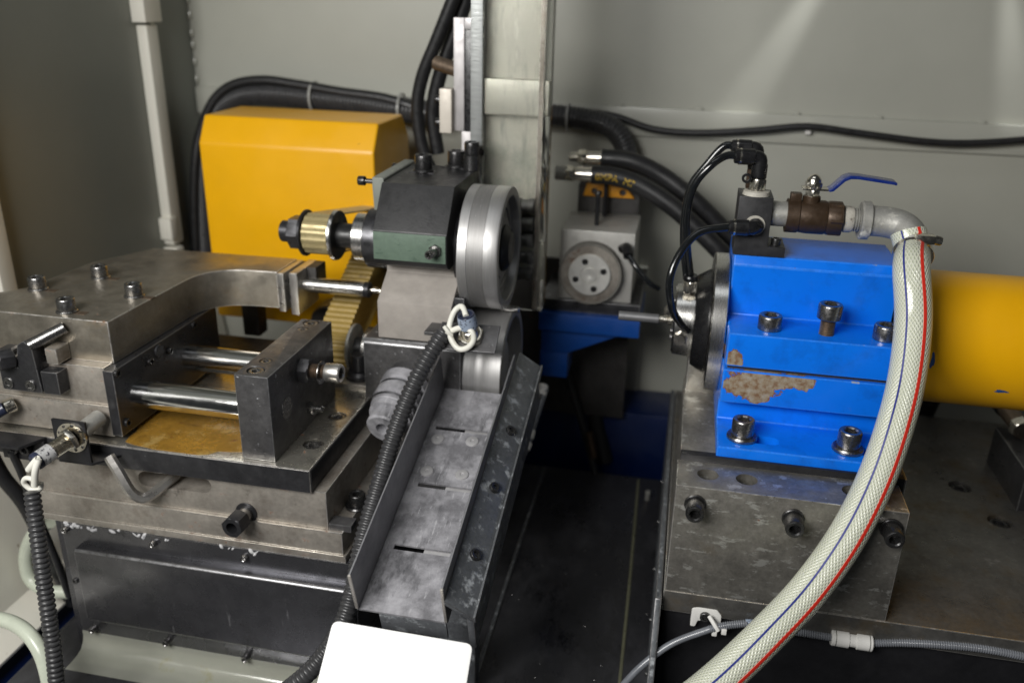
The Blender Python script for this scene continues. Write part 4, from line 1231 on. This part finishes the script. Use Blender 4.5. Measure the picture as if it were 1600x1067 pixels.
belt('brassy toothed belt on the upper spindle pulley', -436, -404, (UY, UZ), 22.5, (1180, -318), 22.5, 2.2, 9.5, 'belt_brass', 0.8)

# upper wheel
uw = thing('grinding_wheel', 'steel rimmed upper grinding wheel with scuffed band', 'wheel', (-220, UY, UZ - 71), 'grinding wheels')
WR = 71
mesh_obj('rim', lathe([(0, 56), (0, WR - 1), (1, WR), (11, WR), (11.5, WR - .6), (30, WR - .6), (30.5, WR), (44, WR + .2), (46, WR - 1), (46, 67)], (-235, UY, UZ), X, 96), 'wheel_steel', uw)
mesh_obj('wear_band', lathe([(0, WR - .5), (.2, WR - .2), (17.8, WR - .2), (18, WR - .5)], (-223.4, UY, UZ), X, 96), 'wheel_band', uw)
mesh_obj('inner_face', lathe([(0, 67), (0, 61), (-1, 60), (-9, 59)], (-189, UY, UZ), X, 72), 'wheel_steel', uw)
mesh_obj('web', lathe([(0, 16), (0, 60), (3, 60), (3, 48), (1, 47), (1, 36), (5, 35), (5, 16)], (-201, UY, UZ), X, 64), 'wheel_band', uw)
mesh_obj('hub', lathe([(0, 0), (0, 27), (8, 27), (10, 25), (13, 21), (15, 18), (15, 0)], (-202, UY, UZ), X, 48), 'wheel_dark', uw)
for k in range(5):
    an = 2 * pi * k / 5 + .5
    mesh_obj('recess', cyl((-203.4, UY + 22 * cos(an), UZ + 22 * sin(an)), (-203.4, UY + 58 * cos(an), UZ + 58 * sin(an)), 3, 14), 'wheel_dark', uw)

# column and lower head
co = thing('column_block', 'matt grey cast column block between the two spindle heads', 'block', (-285, 960, -374))
mesh_obj('block', prism([(880, -374), (880, -330), (916, -305), (916, -290.6), (1030, -290.6), (1030, -374)], 'x', -327, -240, 1.0), 'cast_column', co)
mesh_obj('guide_strip', box(-239.6, -228, 890, 1030, -374, -322, .8), 'steel_black', co)
LY, LZ = 950, -421
lh = thing('lower_spindle_head', 'dark lower spindle head with pulley collar', 'spindle head', (-290, 960, -730))
mesh_obj('body', prism([(874, -730), (874, -380), (878, -375), (1032, -375), (1032, -730)], 'x', -344, -228, 1.5), 'steel_dirty', lh)
mesh_obj('collar', lathe([(0, 14), (0, 27), (1, 28), (24, 28), (24, 12)], (-368, LY, LZ), X, 48), 'turned_steel', lh)
mesh_obj('pulley', lathe([(0, 6), (0, 24), (40, 24), (40, 6)], (-428, LY, LZ), X, 48), 'wheel_dark', lh)
mesh_obj('shaft', cyl((-390, LY, LZ), (-340, LY, LZ), 14, 28), 'wheel_dark', lh)
mesh_obj('pulley_flange', lathe([(0, 6), (0, 29), (1, 30), (4, 30), (5, 28), (5, 6)], (-387.5, LY, LZ), X, 48), 'zinc', lh)
mesh_obj('pulley_flange', lathe([(0, 6), (0, 28), (1, 29), (3, 29), (4, 28), (4, 6)], (-432, LY, LZ), X, 48), 'black_oxide', lh)
belt('wide yellow toothed belt rising from the lower pulley', -427, -389, (LY, LZ), 24.3, (1112, -338), 26.5, 2.4, 8.5)
mpu = thing('motor_pulley', 'black flanged motor pulley under the yellow cover', 'pulley', (-408, 1112, -370))
mesh_obj('drum', lathe([(0, 6), (0, 26), (41, 26), (41, 6)], (-428, 1112, -338), X, 40), 'wheel_dark', mpu)
for xx in (-433, -387):
    mesh_obj('flange', lathe([(0, 6), (0, 34), (4, 34), (4, 6)], (xx, 1112, -338), X, 40), 'plastic_black', mpu)
lw = thing('regulating_wheel', 'lower steel wheel half hidden behind the chute sensor', 'wheel', (-215, LY, LZ - 71))
mesh_obj('rim', lathe([(0, 50), (0, 69), (1, 70), (34, 70), (35, 69.4), (46, 69.4), (47, 70), (66, 70), (67, 68), (67, 60), (50, 57)], (-250, LY, LZ - 2), X, 96), 'wheel_steel', lw)
mesh_obj('web', lathe([(0, 0), (0, 62), (4, 62), (4, 0)], (-206, LY, LZ - 2), X, 64), 'wheel_band', lw)
mesh_obj('hub', lathe([(0, 0), (0, 30), (10, 28), (10, 0)], (-203, LY, LZ - 2), X, 48), 'wheel_steel', lw)
single('work_piece', lathe([(0, 0), (0, 3), (1, 3.8), (22, 3.8), (23, 3), (23, 0)], (-198, LY - 2, -349.5), (1, -.15, 0), 20), 'turned_steel',
       'small steel workpiece caught between the two wheels', 'workpiece')

# air cylinder leaning in front of the lower head
ac = thing('air_cylinder', 'ringed grey cylinder sticking out of the lower head behind the conduit', 'cylinder', (-310, 830, -480))
d0 = Vector((-.10, -.93, -.34)).normalized()
o0 = Vector((-292, 874, -430))
mesh_obj('body', lathe([(0, 0), (0, 30), (12, 30), (13, 28), (20, 28), (21, 29.5), (33, 29.5), (34, 27), (44, 27), (45, 26), (52, 25), (53, 19)], o0, d0, 48), 'chute_dust', ac)
mesh_obj('nose', lathe([(0, 21), (16, 21), (18, 19), (18, 9), (10, 9), (10, 0)], o0 + d0 * 52, d0, 40), 'chute_dust', ac)
for t in (16, 38): mesh_obj('seal_ring', lathe([(0, 28.6), (1.5, 29.4), (3, 28.6)], o0 + d0 * t, d0, 48), 'steel_black', ac)

# ================================================================== discharge chute
chu = thing('discharge_chute', 'dusty grey steel discharge chute with cross slots and screwed rail', 'chute', (-205, 720, -560))
# chute frame: s runs down the slope, n is the upward normal
S0 = Vector((0, 874, -427)); S1 = Vector((0, 588, -513))
sd = (S1 - S0).normalized(); SL = (S1 - S0).length
nd = Vector((0, sd.z, -sd.y)) * (-1 if sd.z * 0 - sd.y < 0 else 1)
if nd.z < 0: nd = -nd
def chute_box(x0, x1, s0, s1, n0, n1, bev=.5):
    bm = box(x0, x1, s0, s1, n0, n1, bev)
    for v in bm.verts:
        v.co = Vector((v.co.x, 0, 0)) + S0 + sd * v.co.y + nd * v.co.z
    bmesh.ops.recalc_face_normals(bm, faces=bm.faces)
    return bm
CXL, CXR = -249, -167
slots = []
for q0, q1 in (((680, 668), (762, 676)), ((653, 757), (738, 766)), ((615, 855), (704, 864))):
    # project the picture's slot onto the floor plane
    def on_floor(q):
        d = cr * ((q[0] - 800) / FPX) - cu * ((q[1] - 533.5) / FPX) + fwd
        t = S0.dot(nd) / d.dot(nd)
        return d * t
    a, b_ = on_floor(q0), on_floor(q1)
    s = ((a - S0).dot(sd) + (b_ - S0).dot(sd)) / 2
    slots.append((max(CXL + 9, a.x), min(CXR - 3, b_.x), s - 3.0, s + 3.0))
cells, prev = [], 0.0
for (sx0, sx1, ss0, ss1) in slots:
    cells += [(CXL + 2.2, CXR - .2, prev, ss0), (CXL + 2.2, sx0, ss0, ss1), (sx1, CXR - .2, ss0, ss1)]
    prev = ss1
cells.append((CXL + 2.2, CXR - .2, prev, SL))
mesh_obj('chute_floor', join(*[chute_box(*c, -2.2, 0, 0) for c in cells]), 'chute_dust', chu)
lwall = mesh_obj('left_wall', chute_box(CXL, CXL + 2, 0, SL, -2.2, 49, .5), 'chute_wall', chu)
rwall = mesh_obj('right_wall', chute_box(CXR, CXR + 2, -14, SL, -2.2, 49, .5), 'chute_wall', chu)
mesh_obj('lip_edge', chute_box(CXL - .3, CXL + 2.4, SL - .2, SL + 1.6, 2, 48.6, .4), 'edge_bright', chu)
mesh_obj('lip_edge', chute_box(CXR - .4, CXR + 2.2, SL - .2, SL + 1.6, 2, 48.6, .4), 'edge_bright', chu)
def chute_prism(pts, s0, s1, bev=.6):
    bm = prism([(x_, n_) for x_, n_ in pts], 'y', s0, s1, bev)
    for v in bm.verts: v.co = Vector((v.co.x, 0, 0)) + S0 + sd * v.co.y + nd * v.co.z
    bmesh.ops.recalc_face_normals(bm, faces=bm.faces)
    return bm
rail_o = mesh_obj('side_rail', chute_prism([(CXR + 2.4, 30), (CXR + 2.4, 35), (CXR + 27, 16), (CXR + 25, 12)], -36, SL + 3), 'chute_rail', chu)
mesh_obj('rail_lip', chute_box(CXR + 26.6, CXR + 28.8, -36, SL + 3, 11, 19, .6), 'chute_rail', chu)
mesh_obj('rail_skirt', chute_box(CXR + 19, CXR + 25.4, -30, SL - 2, -36, 9.8, .8), 'chute_rail', chu)
def on_chute(u, v, n=0.0):
    d = cr * ((u - 800) / FPX) - cu * ((v - 533.5) / FPX) + fwd
    t = (S0 + nd * n).dot(nd) / d.dot(nd)
    return d * t
for q in ((788, 673), (764, 762), (737, 867)):
    p = on_chute(*q, 25)
    s = (p - S0).dot(sd)
    rn = (Vector((19, 0, 0)) + nd * 24.6).normalized()
    cap_screw(rail_o, Vector((CXR + 14.8, 0, 0)) + S0 + sd * s + nd * 25.4, rn, 5.6, 3.4, 'bolt_black')
for q in ((684, 686), (738, 690), (667, 736), (722, 742)):
    p = on_chute(*q, 0)
    mesh_obj('rivet_head', lathe([(0, 7.2), (1.3, 6.6), (1.7, 5.4), (1.7, 2.2), (.9, 1.6), (.9, 0)], p, nd, 24), 'rivet_dust', chu)
mesh_obj('support_strip', chute_box(-208, -172, 20, SL - 10, -9, -4, .3), 'rivet_dust', chu)
mesh_obj('front_return', chute_box(CXL + 20, CXR, SL - 3, SL - .6, -26, -2.3, .4), 'chute_rail', chu)
mesh_obj('support_leg', box(-215, -175, 735, 755, -730.6, -495, 1), 'chute_rail', chu)

# inductive sensor watching the chute
cs2 = thing('chute_sensor', 'inductive sensor in square steel plate at the head of the chute', 'sensor', (-220, 850, -385), 'proximity sensors')
sn = Vector((-.05, -.62, .78)).normalized()
sc = pt(737, 528, y=845)
ux = (Vector((1, 0, 0)) - sn * sn.x).normalized(); uy = sn.cross(ux)
def obox(c, ux, uy, un, hx, hy, h0, h1, bev=.5):
    bm = box(-hx, hx, -hy, hy, h0, h1, bev)
    for v in bm.verts: v.co = c + ux * v.co.x + uy * v.co.y + un * v.co.z
    bmesh.ops.recalc_face_normals(bm, faces=bm.faces)
    return bm
mesh_obj('sensor_plate', obox(sc + ux * -4, ux, uy, sn, 33, 17, -1.4, 1.4), 'steel_dirty', cs2)
mesh_obj('plate_arm', box(-262, -247, 846, 876, -352, -348, .5), 'steel_dirty', cs2)
hex_nut(cs2, sc + sn * 1.6, sn, 25, 7, 'nickel')
sn2 = Vector((-.12, -.30, .95)).normalized()
mesh_obj('barrel', lathe([(0, 11), (9, 10.5), (9.5, 10), (13, 10)], sc + sn * 5, sn2, 30), 'nickel', cs2)
mesh_obj('label_sleeve', lathe([(0, 10.2), (9, 10.2), (15, 9.4)], sc + sn * 5 + sn2 * 13, sn2, 30), 'tape_label', cs2)
mesh_obj('end_cap', lathe([(0, 9.3), (1, 8.6), (1, 7), (-2, 6.4), (-2, 0)], sc + sn * 5 + sn2 * 28, sn2, 30), 'ring_blue', cs2)
mesh_obj('sensor_tip', lathe([(0, 0), (0, 10), (10, 10.5), (14, 9.5), (15, 8), (15, 0)], sc - sn * 1.5, -sn, 30), 'zinc', cs2)
e = sc + sn * 5 + sn2 * 26
cw = [e, pt(722, 479, y=846), pt(712, 484, y=843), pt(705, 498, y=840), pt(702, 514, y=836), pt(706, 532, y=832), pt(717, 545, y=829), pt(731, 543, y=828), pt(740, 531, y=829), pt(737, 518, y=830), pt(724, 512, y=832), pt(710, 515, y=834), pt(699, 522, y=836), pt(688, 530, y=838)]
mesh_obj('cable', tube(cw, 3.1, 14, 2), 'white_cable', cs2)
mesh_obj('cable_tie', tube([pt(694, 510, y=832), pt(700, 518, y=830), pt(706, 524, y=832)], 2.2, 8, 2), 'white_cable', cs2)
conduit('black ribbed conduit curving down along the left side of the chute',
        [pt(693, 521, y=838), pt(670, 556, y=822), pt(648, 598, y=802), pt(630, 640, y=784), pt(612, 690, y=764), pt(594, 750, y=740), pt(576, 810, y=716), pt(562, 866, y=692),
         pt(551, 925, y=664), pt(530, 985, y=640), pt(490, 1042, y=622), pt(440, 1085, y=612)], 9.4)

# white sheet at the end of the chute
wq = [pt(521, 969, y=548), pt(739, 1006, y=556)]
wn0 = (wq[1] - wq[0])
dn = Vector((0, -.72, -.69)).normalized()
exx = Vector((wn0.x, wn0.y, wn0.z)).normalized()
wl_ = wn0.length
outl = round_corners([(0, 0), (wl_, 0), (wl_ + 1, 120), (-3, 120)], 6, 5)
bm = prism(outl, 'z', -1.2, 1.2, .4)
wn = exx.cross(dn).normalized()
for v in bm.verts: v.co = wq[0] + exx * v.co.x + dn * v.co.y + wn * v.co.z
bmesh.ops.recalc_face_normals(bm, faces=bm.faces)
single('white_sheet', bm, 'white_sheet', 'plain white plastic sheet propped at the foot of the chute', 'sheet')

# ================================================================== part magazine (vertical feed)
mg = thing('feed_magazine', 'tall aluminium feed magazine with clear plastic window', 'magazine', (-210, 1060, -380))
MY = 1040
mesh_obj('front_rail', box(-259, -244.4, MY, MY + 34, -300, 240, .8), 'aluminium', mg)
mesh_obj('back_plate', box(-244, -178, MY + 26, MY + 34, -340, 240, .6), 'magazine_plate', mg)
mesh_obj('cross_bar', box(-243.6, -166, MY + 9, MY + 25.6, -140, -99, .8), 'magazine_plate', mg)
mesh_obj('cross_bar', box(-243.6, -166, MY + 12, MY + 25.6, -345, -295, .8), 'magazine_plate', mg)
mesh_obj('side_rail', box(-177.6, -171, MY + 6, MY + 34, -384, 240, .6), 'steel_side', mg)
mesh_obj('window', box(-244, -164, MY + 1, MY + 4.5, -384, 240, .5), 'acrylic', mg)
mesh_obj('window_edge', box(-170.6, -164.4, MY + 4.8, MY + 34, -384, 240, .5), 'acrylic', mg)
p = pt(742, 238, y=MY)
cap_screw(mg, (-250.5, MY, p.z), (0, -1, 0), 6.2, 7, 'bolt_black')
mesh_obj('screw_washer', ring((-250.5, MY, p.z), (-250.5, MY - 2, p.z), 9, 3, 24, .2), 'bolt_steel', mg)
mesh_obj('wire_finger', tube([(-248, MY - 3, p.z - 8), (-247, MY - 4, p.z - 22), (-244, MY - 4, p.z - 38), (-246, MY - 3, p.z - 42)], 1.1, 8, 3), 'white_plastic', mg)
for k in range(5):
    zz = -250 - k * 22
    single('queued_part', lathe([(0, 0), (0, 8), (1, 9.5), (8, 9.5), (9, 8), (17, 8), (18, 9.5), (24, 9.5), (25, 8), (25, 0)], (-204, MY + 14, zz), (1, 0, 0), 24), 'wheel_band',
           ('topmost ribbed steel part in the column in the feed magazine', 'second ribbed steel part from the top in the feed magazine', 'middle ribbed steel part of the column in the feed magazine', 'fourth ribbed steel part from the top in the feed magazine', 'lowest ribbed steel part of the column in the feed magazine')[k], 'workpiece', 'parts queued in the magazine')
mk = thing('cylinder_bracket', 'pale aluminium angle bracket beside the feed magazine', 'bracket', (-285, 1090, -200))
mesh_obj('upright', box(-292, -278.5, 1086, 1096, -168, -33, .8), 'silver_plate', mk)
mesh_obj('top_leg', box(-278.2, -262, 1086, 1096, -46, -33, .8), 'silver_plate', mk)
mesh_obj('lower_leg', box(-282, -268, 1086, 1100, -240, -168.4, .8), 'silver_plate', mk)
mesh_obj('clamp_block', box(-308, -292.4, 1076, 1094, -170, -116, 1.2), 'bone_block', mk)
for zz in (-130, -158): cap_screw(mk, (-307, 1085, zz), (-1, 0, 0), 5, 8, 'bolt_black')
mesh_obj('gap_shade', box(-278.2, -262, 1088, 1110, -240, -47, .5), 'plastic_black', mk)  # black filler standing in for shade between upright and front rail
mesh_obj('hose_tail', cyl((-291, 1100, -95), (-322, 1110, -88), 9, 20), 'thread_steel', mk)

# ================================================================== rear disc unit on a blue bracket
du = thing('dressing_unit', 'grey steel dressing unit with round disc on the blue bracket', 'machine', (-105, 1190, -402))
DY = 1150
mesh_obj('block', box(-158, -56, DY, DY + 110, -401.5, -302, 1.5), 'unit_face', du)
mesh_obj('base', box(-182, -42, DY - 4, DY + 115, -420, -402, 1.5), 'steel_black', du)
mesh_obj('top_slab', box(-150, -60, DY + 112, DY + 180, -401, -262, 1.5), 'dark_iron', du)
dc = (-113, DY, -358)
mesh_obj('grinding_disc', lathe([(0, 20), (0, 41), (2, 43), (18, 43), (18, 20)], (dc[0], DY - 0.2, dc[2]), (0, -1, 0), 64), 'grind_disc', du)
mesh_obj('disc_face', lathe([(0, 28), (0, 40), (.4, 40)], (dc[0], DY - 18.3, dc[2]), (0, -1, 0), 56), 'steel_side', du)
crg = mesh_obj('clamp_ring', lathe([(0, 0), (0, 29), (3, 29), (4, 28), (4, 13), (2, 12), (2, 0)], (dc[0], DY - 18.6, dc[2]), (0, -1, 0), 56), 'disc_bright', du)
mesh_obj('centre_pin', lathe([(0, 0), (0, 10), (2, 10), (2, 2), (1, 0)], (dc[0], DY - 20.8, dc[2]), (0, -1, 0), 32), 'disc_bright', du)
for k in range(4):
    an = pi / 2 * k + .35
    cap_screw(crg, (dc[0] + 20 * cos(an), DY - 22.4, dc[2] + 20 * sin(an)), (0, -1, 0), 4.2, 1.5, 'bolt_black')
for q, hgt in (((932, 352), 42), ((944, 338), 48)):
    p = pt(*q, z=-302)
    mesh_obj('stud', cyl((p.x, p.y, -302), (p.x, p.y, -302 + hgt), 3.2, 14), 'black_oxide', du)
    cap_screw(du, (p.x, p.y, -302 + hgt), (0, 0, 1), 5.4, 6, 'bolt_black')
mesh_obj('air_elbow', tube([(-72, DY - 4, -322), (-66, DY - 14, -318), (-62, DY - 26, -326)], 7, 14, 2), 'plastic_black', du)
mesh_obj('air_line', tube([(-62, DY - 24, -325), (-50, DY - 34, -338), (-32, DY - 36, -356), (-18, DY - 30, -366)], 4, 12, 3), 'tube_black', du)
bkt = thing('support_bracket', 'blue painted gusset bracket carrying the dressing unit', 'bracket', (-110, 1190, -530))
mesh_obj('shelf', box(-182, -40, DY - 14, DY + 116, -447, -420.3, 1.5), 'blue_bracket', bkt)
mesh_obj('gusset', prism([(-180, -447.3), (-58, -447.3), (-142, -486), (-180, -486)], 'y', DY + 2, DY + 30, 1.0), 'blue_bracket', bkt)
mesh_obj('foot', box(-181, -140, DY + 1, DY + 60, -525, -486.2, 1.5), 'blue_bracket', bkt)
mesh_obj('back_plate', box(-260, -60, DY + 118, DY + 126, -640, -380, 1), 'dark_iron', bkt)
vp = thing('valve_plate', 'orange plate with two holes behind the dressing unit', 'plate', (-95, 1275, -262))
pp = mesh_obj('plate', prism([(-140, -300), (-62, -300), (-66, -272), (-132, -266)], 'y', 1345, 1351, 1), 'orange_plate', vp)
pl0, pl1, pl2, pl3 = [pt(*q, y=1254) for q in ((911, 306), (991, 311), (976, 291), (917, 287))]
bpy.data.objects.remove(pp)
vpl = mesh_obj('plate', prism([(pl0.x, pl0.z), (pl1.x, pl1.z), (pl2.x, pl2.z), (pl3.x, pl3.z)], 'y', 1254, 1261, 1), 'orange_plate', vp)
hl = [pt(929, 299, y=1254), pt(973, 302, y=1254)]
bore(vpl, [(h, (0, 1, 0), 5, 12) for h in hl])

# hydraulic hoses with printed text
def print_on(parent, text, pts, R, s_start, size, ang, ref):
    cu_ = bpy.data.curves.new('print', 'FONT')
    cu_.body = text; cu_.size = size; cu_.fill_mode = 'FRONT'
    o = bpy.data.objects.new('print', cu_)
    C.objects.link(o)
    bpy.context.view_layer.update()
    me = bpy.data.meshes.new_from_object(o.evaluated_get(bpy.context.evaluated_depsgraph_get()))
    bpy.data.objects.remove(o)
    path, L = spline(pts, 2.0)
    fr = frames(path, ref)
    bm = bmesh.new(); bm.from_mesh(me); bpy.data.meshes.remove(me)
    n = len(path)
    for v in bm.verts:
        s = min(max((s_start + v.co.x) / L * (n - 1), 0), n - 1.001)
        i = int(s); f = s - i
        p = path[i].lerp(path[i + 1], f); t, nn, b = fr[i]
        a = ang - v.co.y / R
        v.co = p + (nn * cos(a) + b * sin(a)) * (R + .35)
    bmesh.ops.recalc_face_normals(bm, faces=bm.faces)
    return mesh_obj('printed_text', bm, 'print_yellow', parent)
HH = 1215
hA = [pt(925, 273, y=HH), pt(960, 276, y=HH), pt(1000, 290, y=HH), pt(1050, 322, y=HH - 5), pt(1090, 358, y=HH - 10), pt(1130, 398, y=HH - 15), pt(1175, 450, y=HH - 15), pt(1230, 520, y=HH)]
hB = [pt(940, 247, y=HH + 40), pt(985, 252, y=HH + 40), pt(1030, 272, y=HH + 40), pt(1075, 305, y=HH + 35), pt(1110, 338, y=HH + 35), pt(1150, 380, y=HH + 35), pt(1200, 440, y=HH + 40)]
for nm, P_, e0, lab in (('A', hA, (868, 270), 'black hydraulic hose with yellow print, lower of the pair behind'), ('B', hB, (890, 245), 'black hydraulic hose without print, upper of the pair behind')):
    t = thing('hydraulic_hose', lab, 'hose', tuple(P_[0] + Vector((0, 0, -20))), 'hydraulic hoses behind the dressing unit')
    yy = HH if nm == 'A' else HH + 40
    mesh_obj('hose', tube(P_, 13.0, 20, 6, True, (0, -1, 0)), 'rubber', t)
    a = pt(*e0, y=yy); d = (P_[0] - a)
    mesh_obj('ferrule', cyl(a + d * .55, P_[0] + d * .12, 9.5, 24), 'nickel', t)
    hex_nut(t, a + d * .28, d, 19, 12, 'nickel')
    mesh_obj('adapter', cyl(a, a + d * .35, 10 if nm == 'A' else 7, 20), 'zinc' if nm == 'A' else 'nickel', t)
    if nm == 'A':
        print_on(t, '0MPA  M7', P_, 13.0, 6, 13, 0.35, (0, -1, 0))
        print_on(t, '6-10', P_, 13.0, 236, 11, 0.1, (0, -1, 0))

# cables along the rear wall
def rear(label, pts, r, mt='rubber', corr=False, group='black cables along the rear wall'):
    bm = corrugated(pts, r, 6.0, 1.3, 18) if corr else tube(pts, r, 16, 8)
    return single('rear_cable', bm, mt, label, 'cable', group)
WY = 1372
rear('thin black cable swagged along the right half of the rear wall', [pt(840, 172, y=WY), pt(900, 174, y=WY), pt(960, 182, y=WY), pt(1020, 202, y=WY), pt(1090, 208, y=WY), pt(1180, 204, y=WY), pt(1260, 198, y=WY), pt(1340, 208, y=WY), pt(1440, 221, y=WY), pt(1520, 224, y=WY), pt(1640, 216, y=WY)], 5.2)
rear('thick black bundle behind the magazine turning down at the right', [pt(690, 178, y=WY - 15), pt(780, 176, y=WY - 15), pt(860, 180, y=WY - 15), pt(920, 188, y=WY - 15), pt(955, 200, y=WY - 18), pt(975, 225, y=WY - 24), pt(980, 260, y=WY - 30), pt(978, 330, y=WY - 30)], 17, 'conduit', True)
rear('ribbed black conduit arching over the yellow cover', [pt(322, 420, y=1330), pt(318, 340, y=1335), pt(318, 270, y=1340), pt(324, 215, y=1345), pt(342, 172, y=1350), pt(378, 150, y=1352), pt(430, 147, y=1352), pt(500, 154, y=1352), pt(570, 162, y=1352), pt(630, 172, y=1352), pt(690, 180, y=1352)], 20, 'conduit', True)
rear('smooth black cable lying on top of the ribbed conduit arch', [pt(308, 430, y=1310), pt(304, 340, y=1315), pt(305, 260, y=1320), pt(314, 205, y=1328), pt(334, 158, y=1334), pt(365, 133, y=1338), pt(410, 126, y=1340), pt(460, 132, y=1342), pt(530, 144, y=1342), pt(600, 154, y=1342), pt(660, 172, y=1342)], 8)
rear('thick black cable descending beside the feed magazine, left one', [pt(716, -20, y=1180), pt(700, 20, y=1182), pt(680, 70, y=1185), pt(660, 120, y=1188), pt(652, 170, y=1190), pt(660, 230, y=1192), pt(680, 280, y=1195)], 9)
rear('thick black cable descending beside the feed magazine, right one', [pt(735, -20, y=1200), pt(718, 30, y=1202), pt(700, 80, y=1204), pt(684, 130, y=1206), pt(676, 180, y=1208), pt(684, 240, y=1210)], 10)
for k, (u, v, y, r_) in enumerate(((492, 152, 1350, 24), (888, 184, WY - 15, 20), (628, 170, 1350, 23))):
    p = pt(u, v, y=y)
    single('cable_tie', ring(p - Vector((1.8, 0, 0)), p + Vector((1.8, 0, 0)), r_ + 1, r_ - 1, 28, .3), 'clear_tie',
           ('clear tie round the conduit arch above the yellow cover', 'clear tie round the black bundle right of the magazine', 'clear tie round the conduit just left of the magazine cables')[k], 'cable tie')
single('wall_tie_mount', box(*[c for q in zip(pt(1262, 200, y=1390) - Vector((4, 12, 8)), pt(1262, 200, y=1390) + Vector((4, 0, 8))) for c in q], 1), 'white_plastic',
       'small white cable mount on the rear wall rail', 'mount')
# hanging cables and grease line in the dark gap
single('white_joint_line', tube([pt(853, 608, y=1085), pt(842, 640, y=1060), pt(826, 690, y=1020), pt(806, 740, y=980), pt(780, 800, y=940)], 4, 12, 4), 'grey_tube',
       'grey air line rising behind the chute rail', 'tube')
for k, (a, b_) in enumerate((((849, 602, 1088), (845, 618, 1076)), ((829, 672, 1034), (820, 702, 1012)))):
    p0, p1 = pt(a[0], a[1], y=a[2]), pt(b_[0], b_[1], y=b_[2])
    ax = p1 - p0; Lh = ax.length
    single('tube_union', lathe([(0, 4), (0, 7), (Lh * .4, 7.4), (Lh * .45, 5.8), (Lh * .6, 5.8), (Lh * .65, 7.4), (Lh, 7), (Lh, 4)], p0, ax, 20), 'white_plastic',
           ('white push in union at the upper end of the grey air line', 'white push in union halfway along the grey air line')[k], 'fitting')
single('hanging_hose', tube([pt(880, 560, y=1240), pt(897, 620, y=1240), pt(915, 680, y=1235), pt(930, 740, y=1225)], 6, 12, 6), 'rubber', 'black hose with yellow end hanging in the dark gap', 'hose')
single('hanging_cable', tube([pt(960, 500, y=1300), pt(948, 560, y=1300), pt(930, 640, y=1295), pt(945, 720, y=1285)], 14, 14, 8), 'rubber', 'thick black hose drooping below the blue bracket', 'hose')
single('yellow_marker', cyl(pt(920, 675, y=1226), pt(928, 715, y=1220), 6.5, 16), 'brass_brown', 'small dull yellow marker sleeve on the hose in the dark gap', 'marker')
single('wall_post', box(pt(985, 500, y=1392).x, pt(1005, 500, y=1392).x, 1380, 1399, -640, -420, 1), 'wall_paint', 'grey upright post on the rear wall below the bracket', 'post')
single('tray_stud', cyl((-8, 1180, -731), (-8, 1180, -715), 4, 12), 'zinc', 'small stud at the far end of the black bed', 'stud')

bpy.context.view_layer.update()
for o in list(bpy.data.objects):
    if '_w' in o: del o['_w']
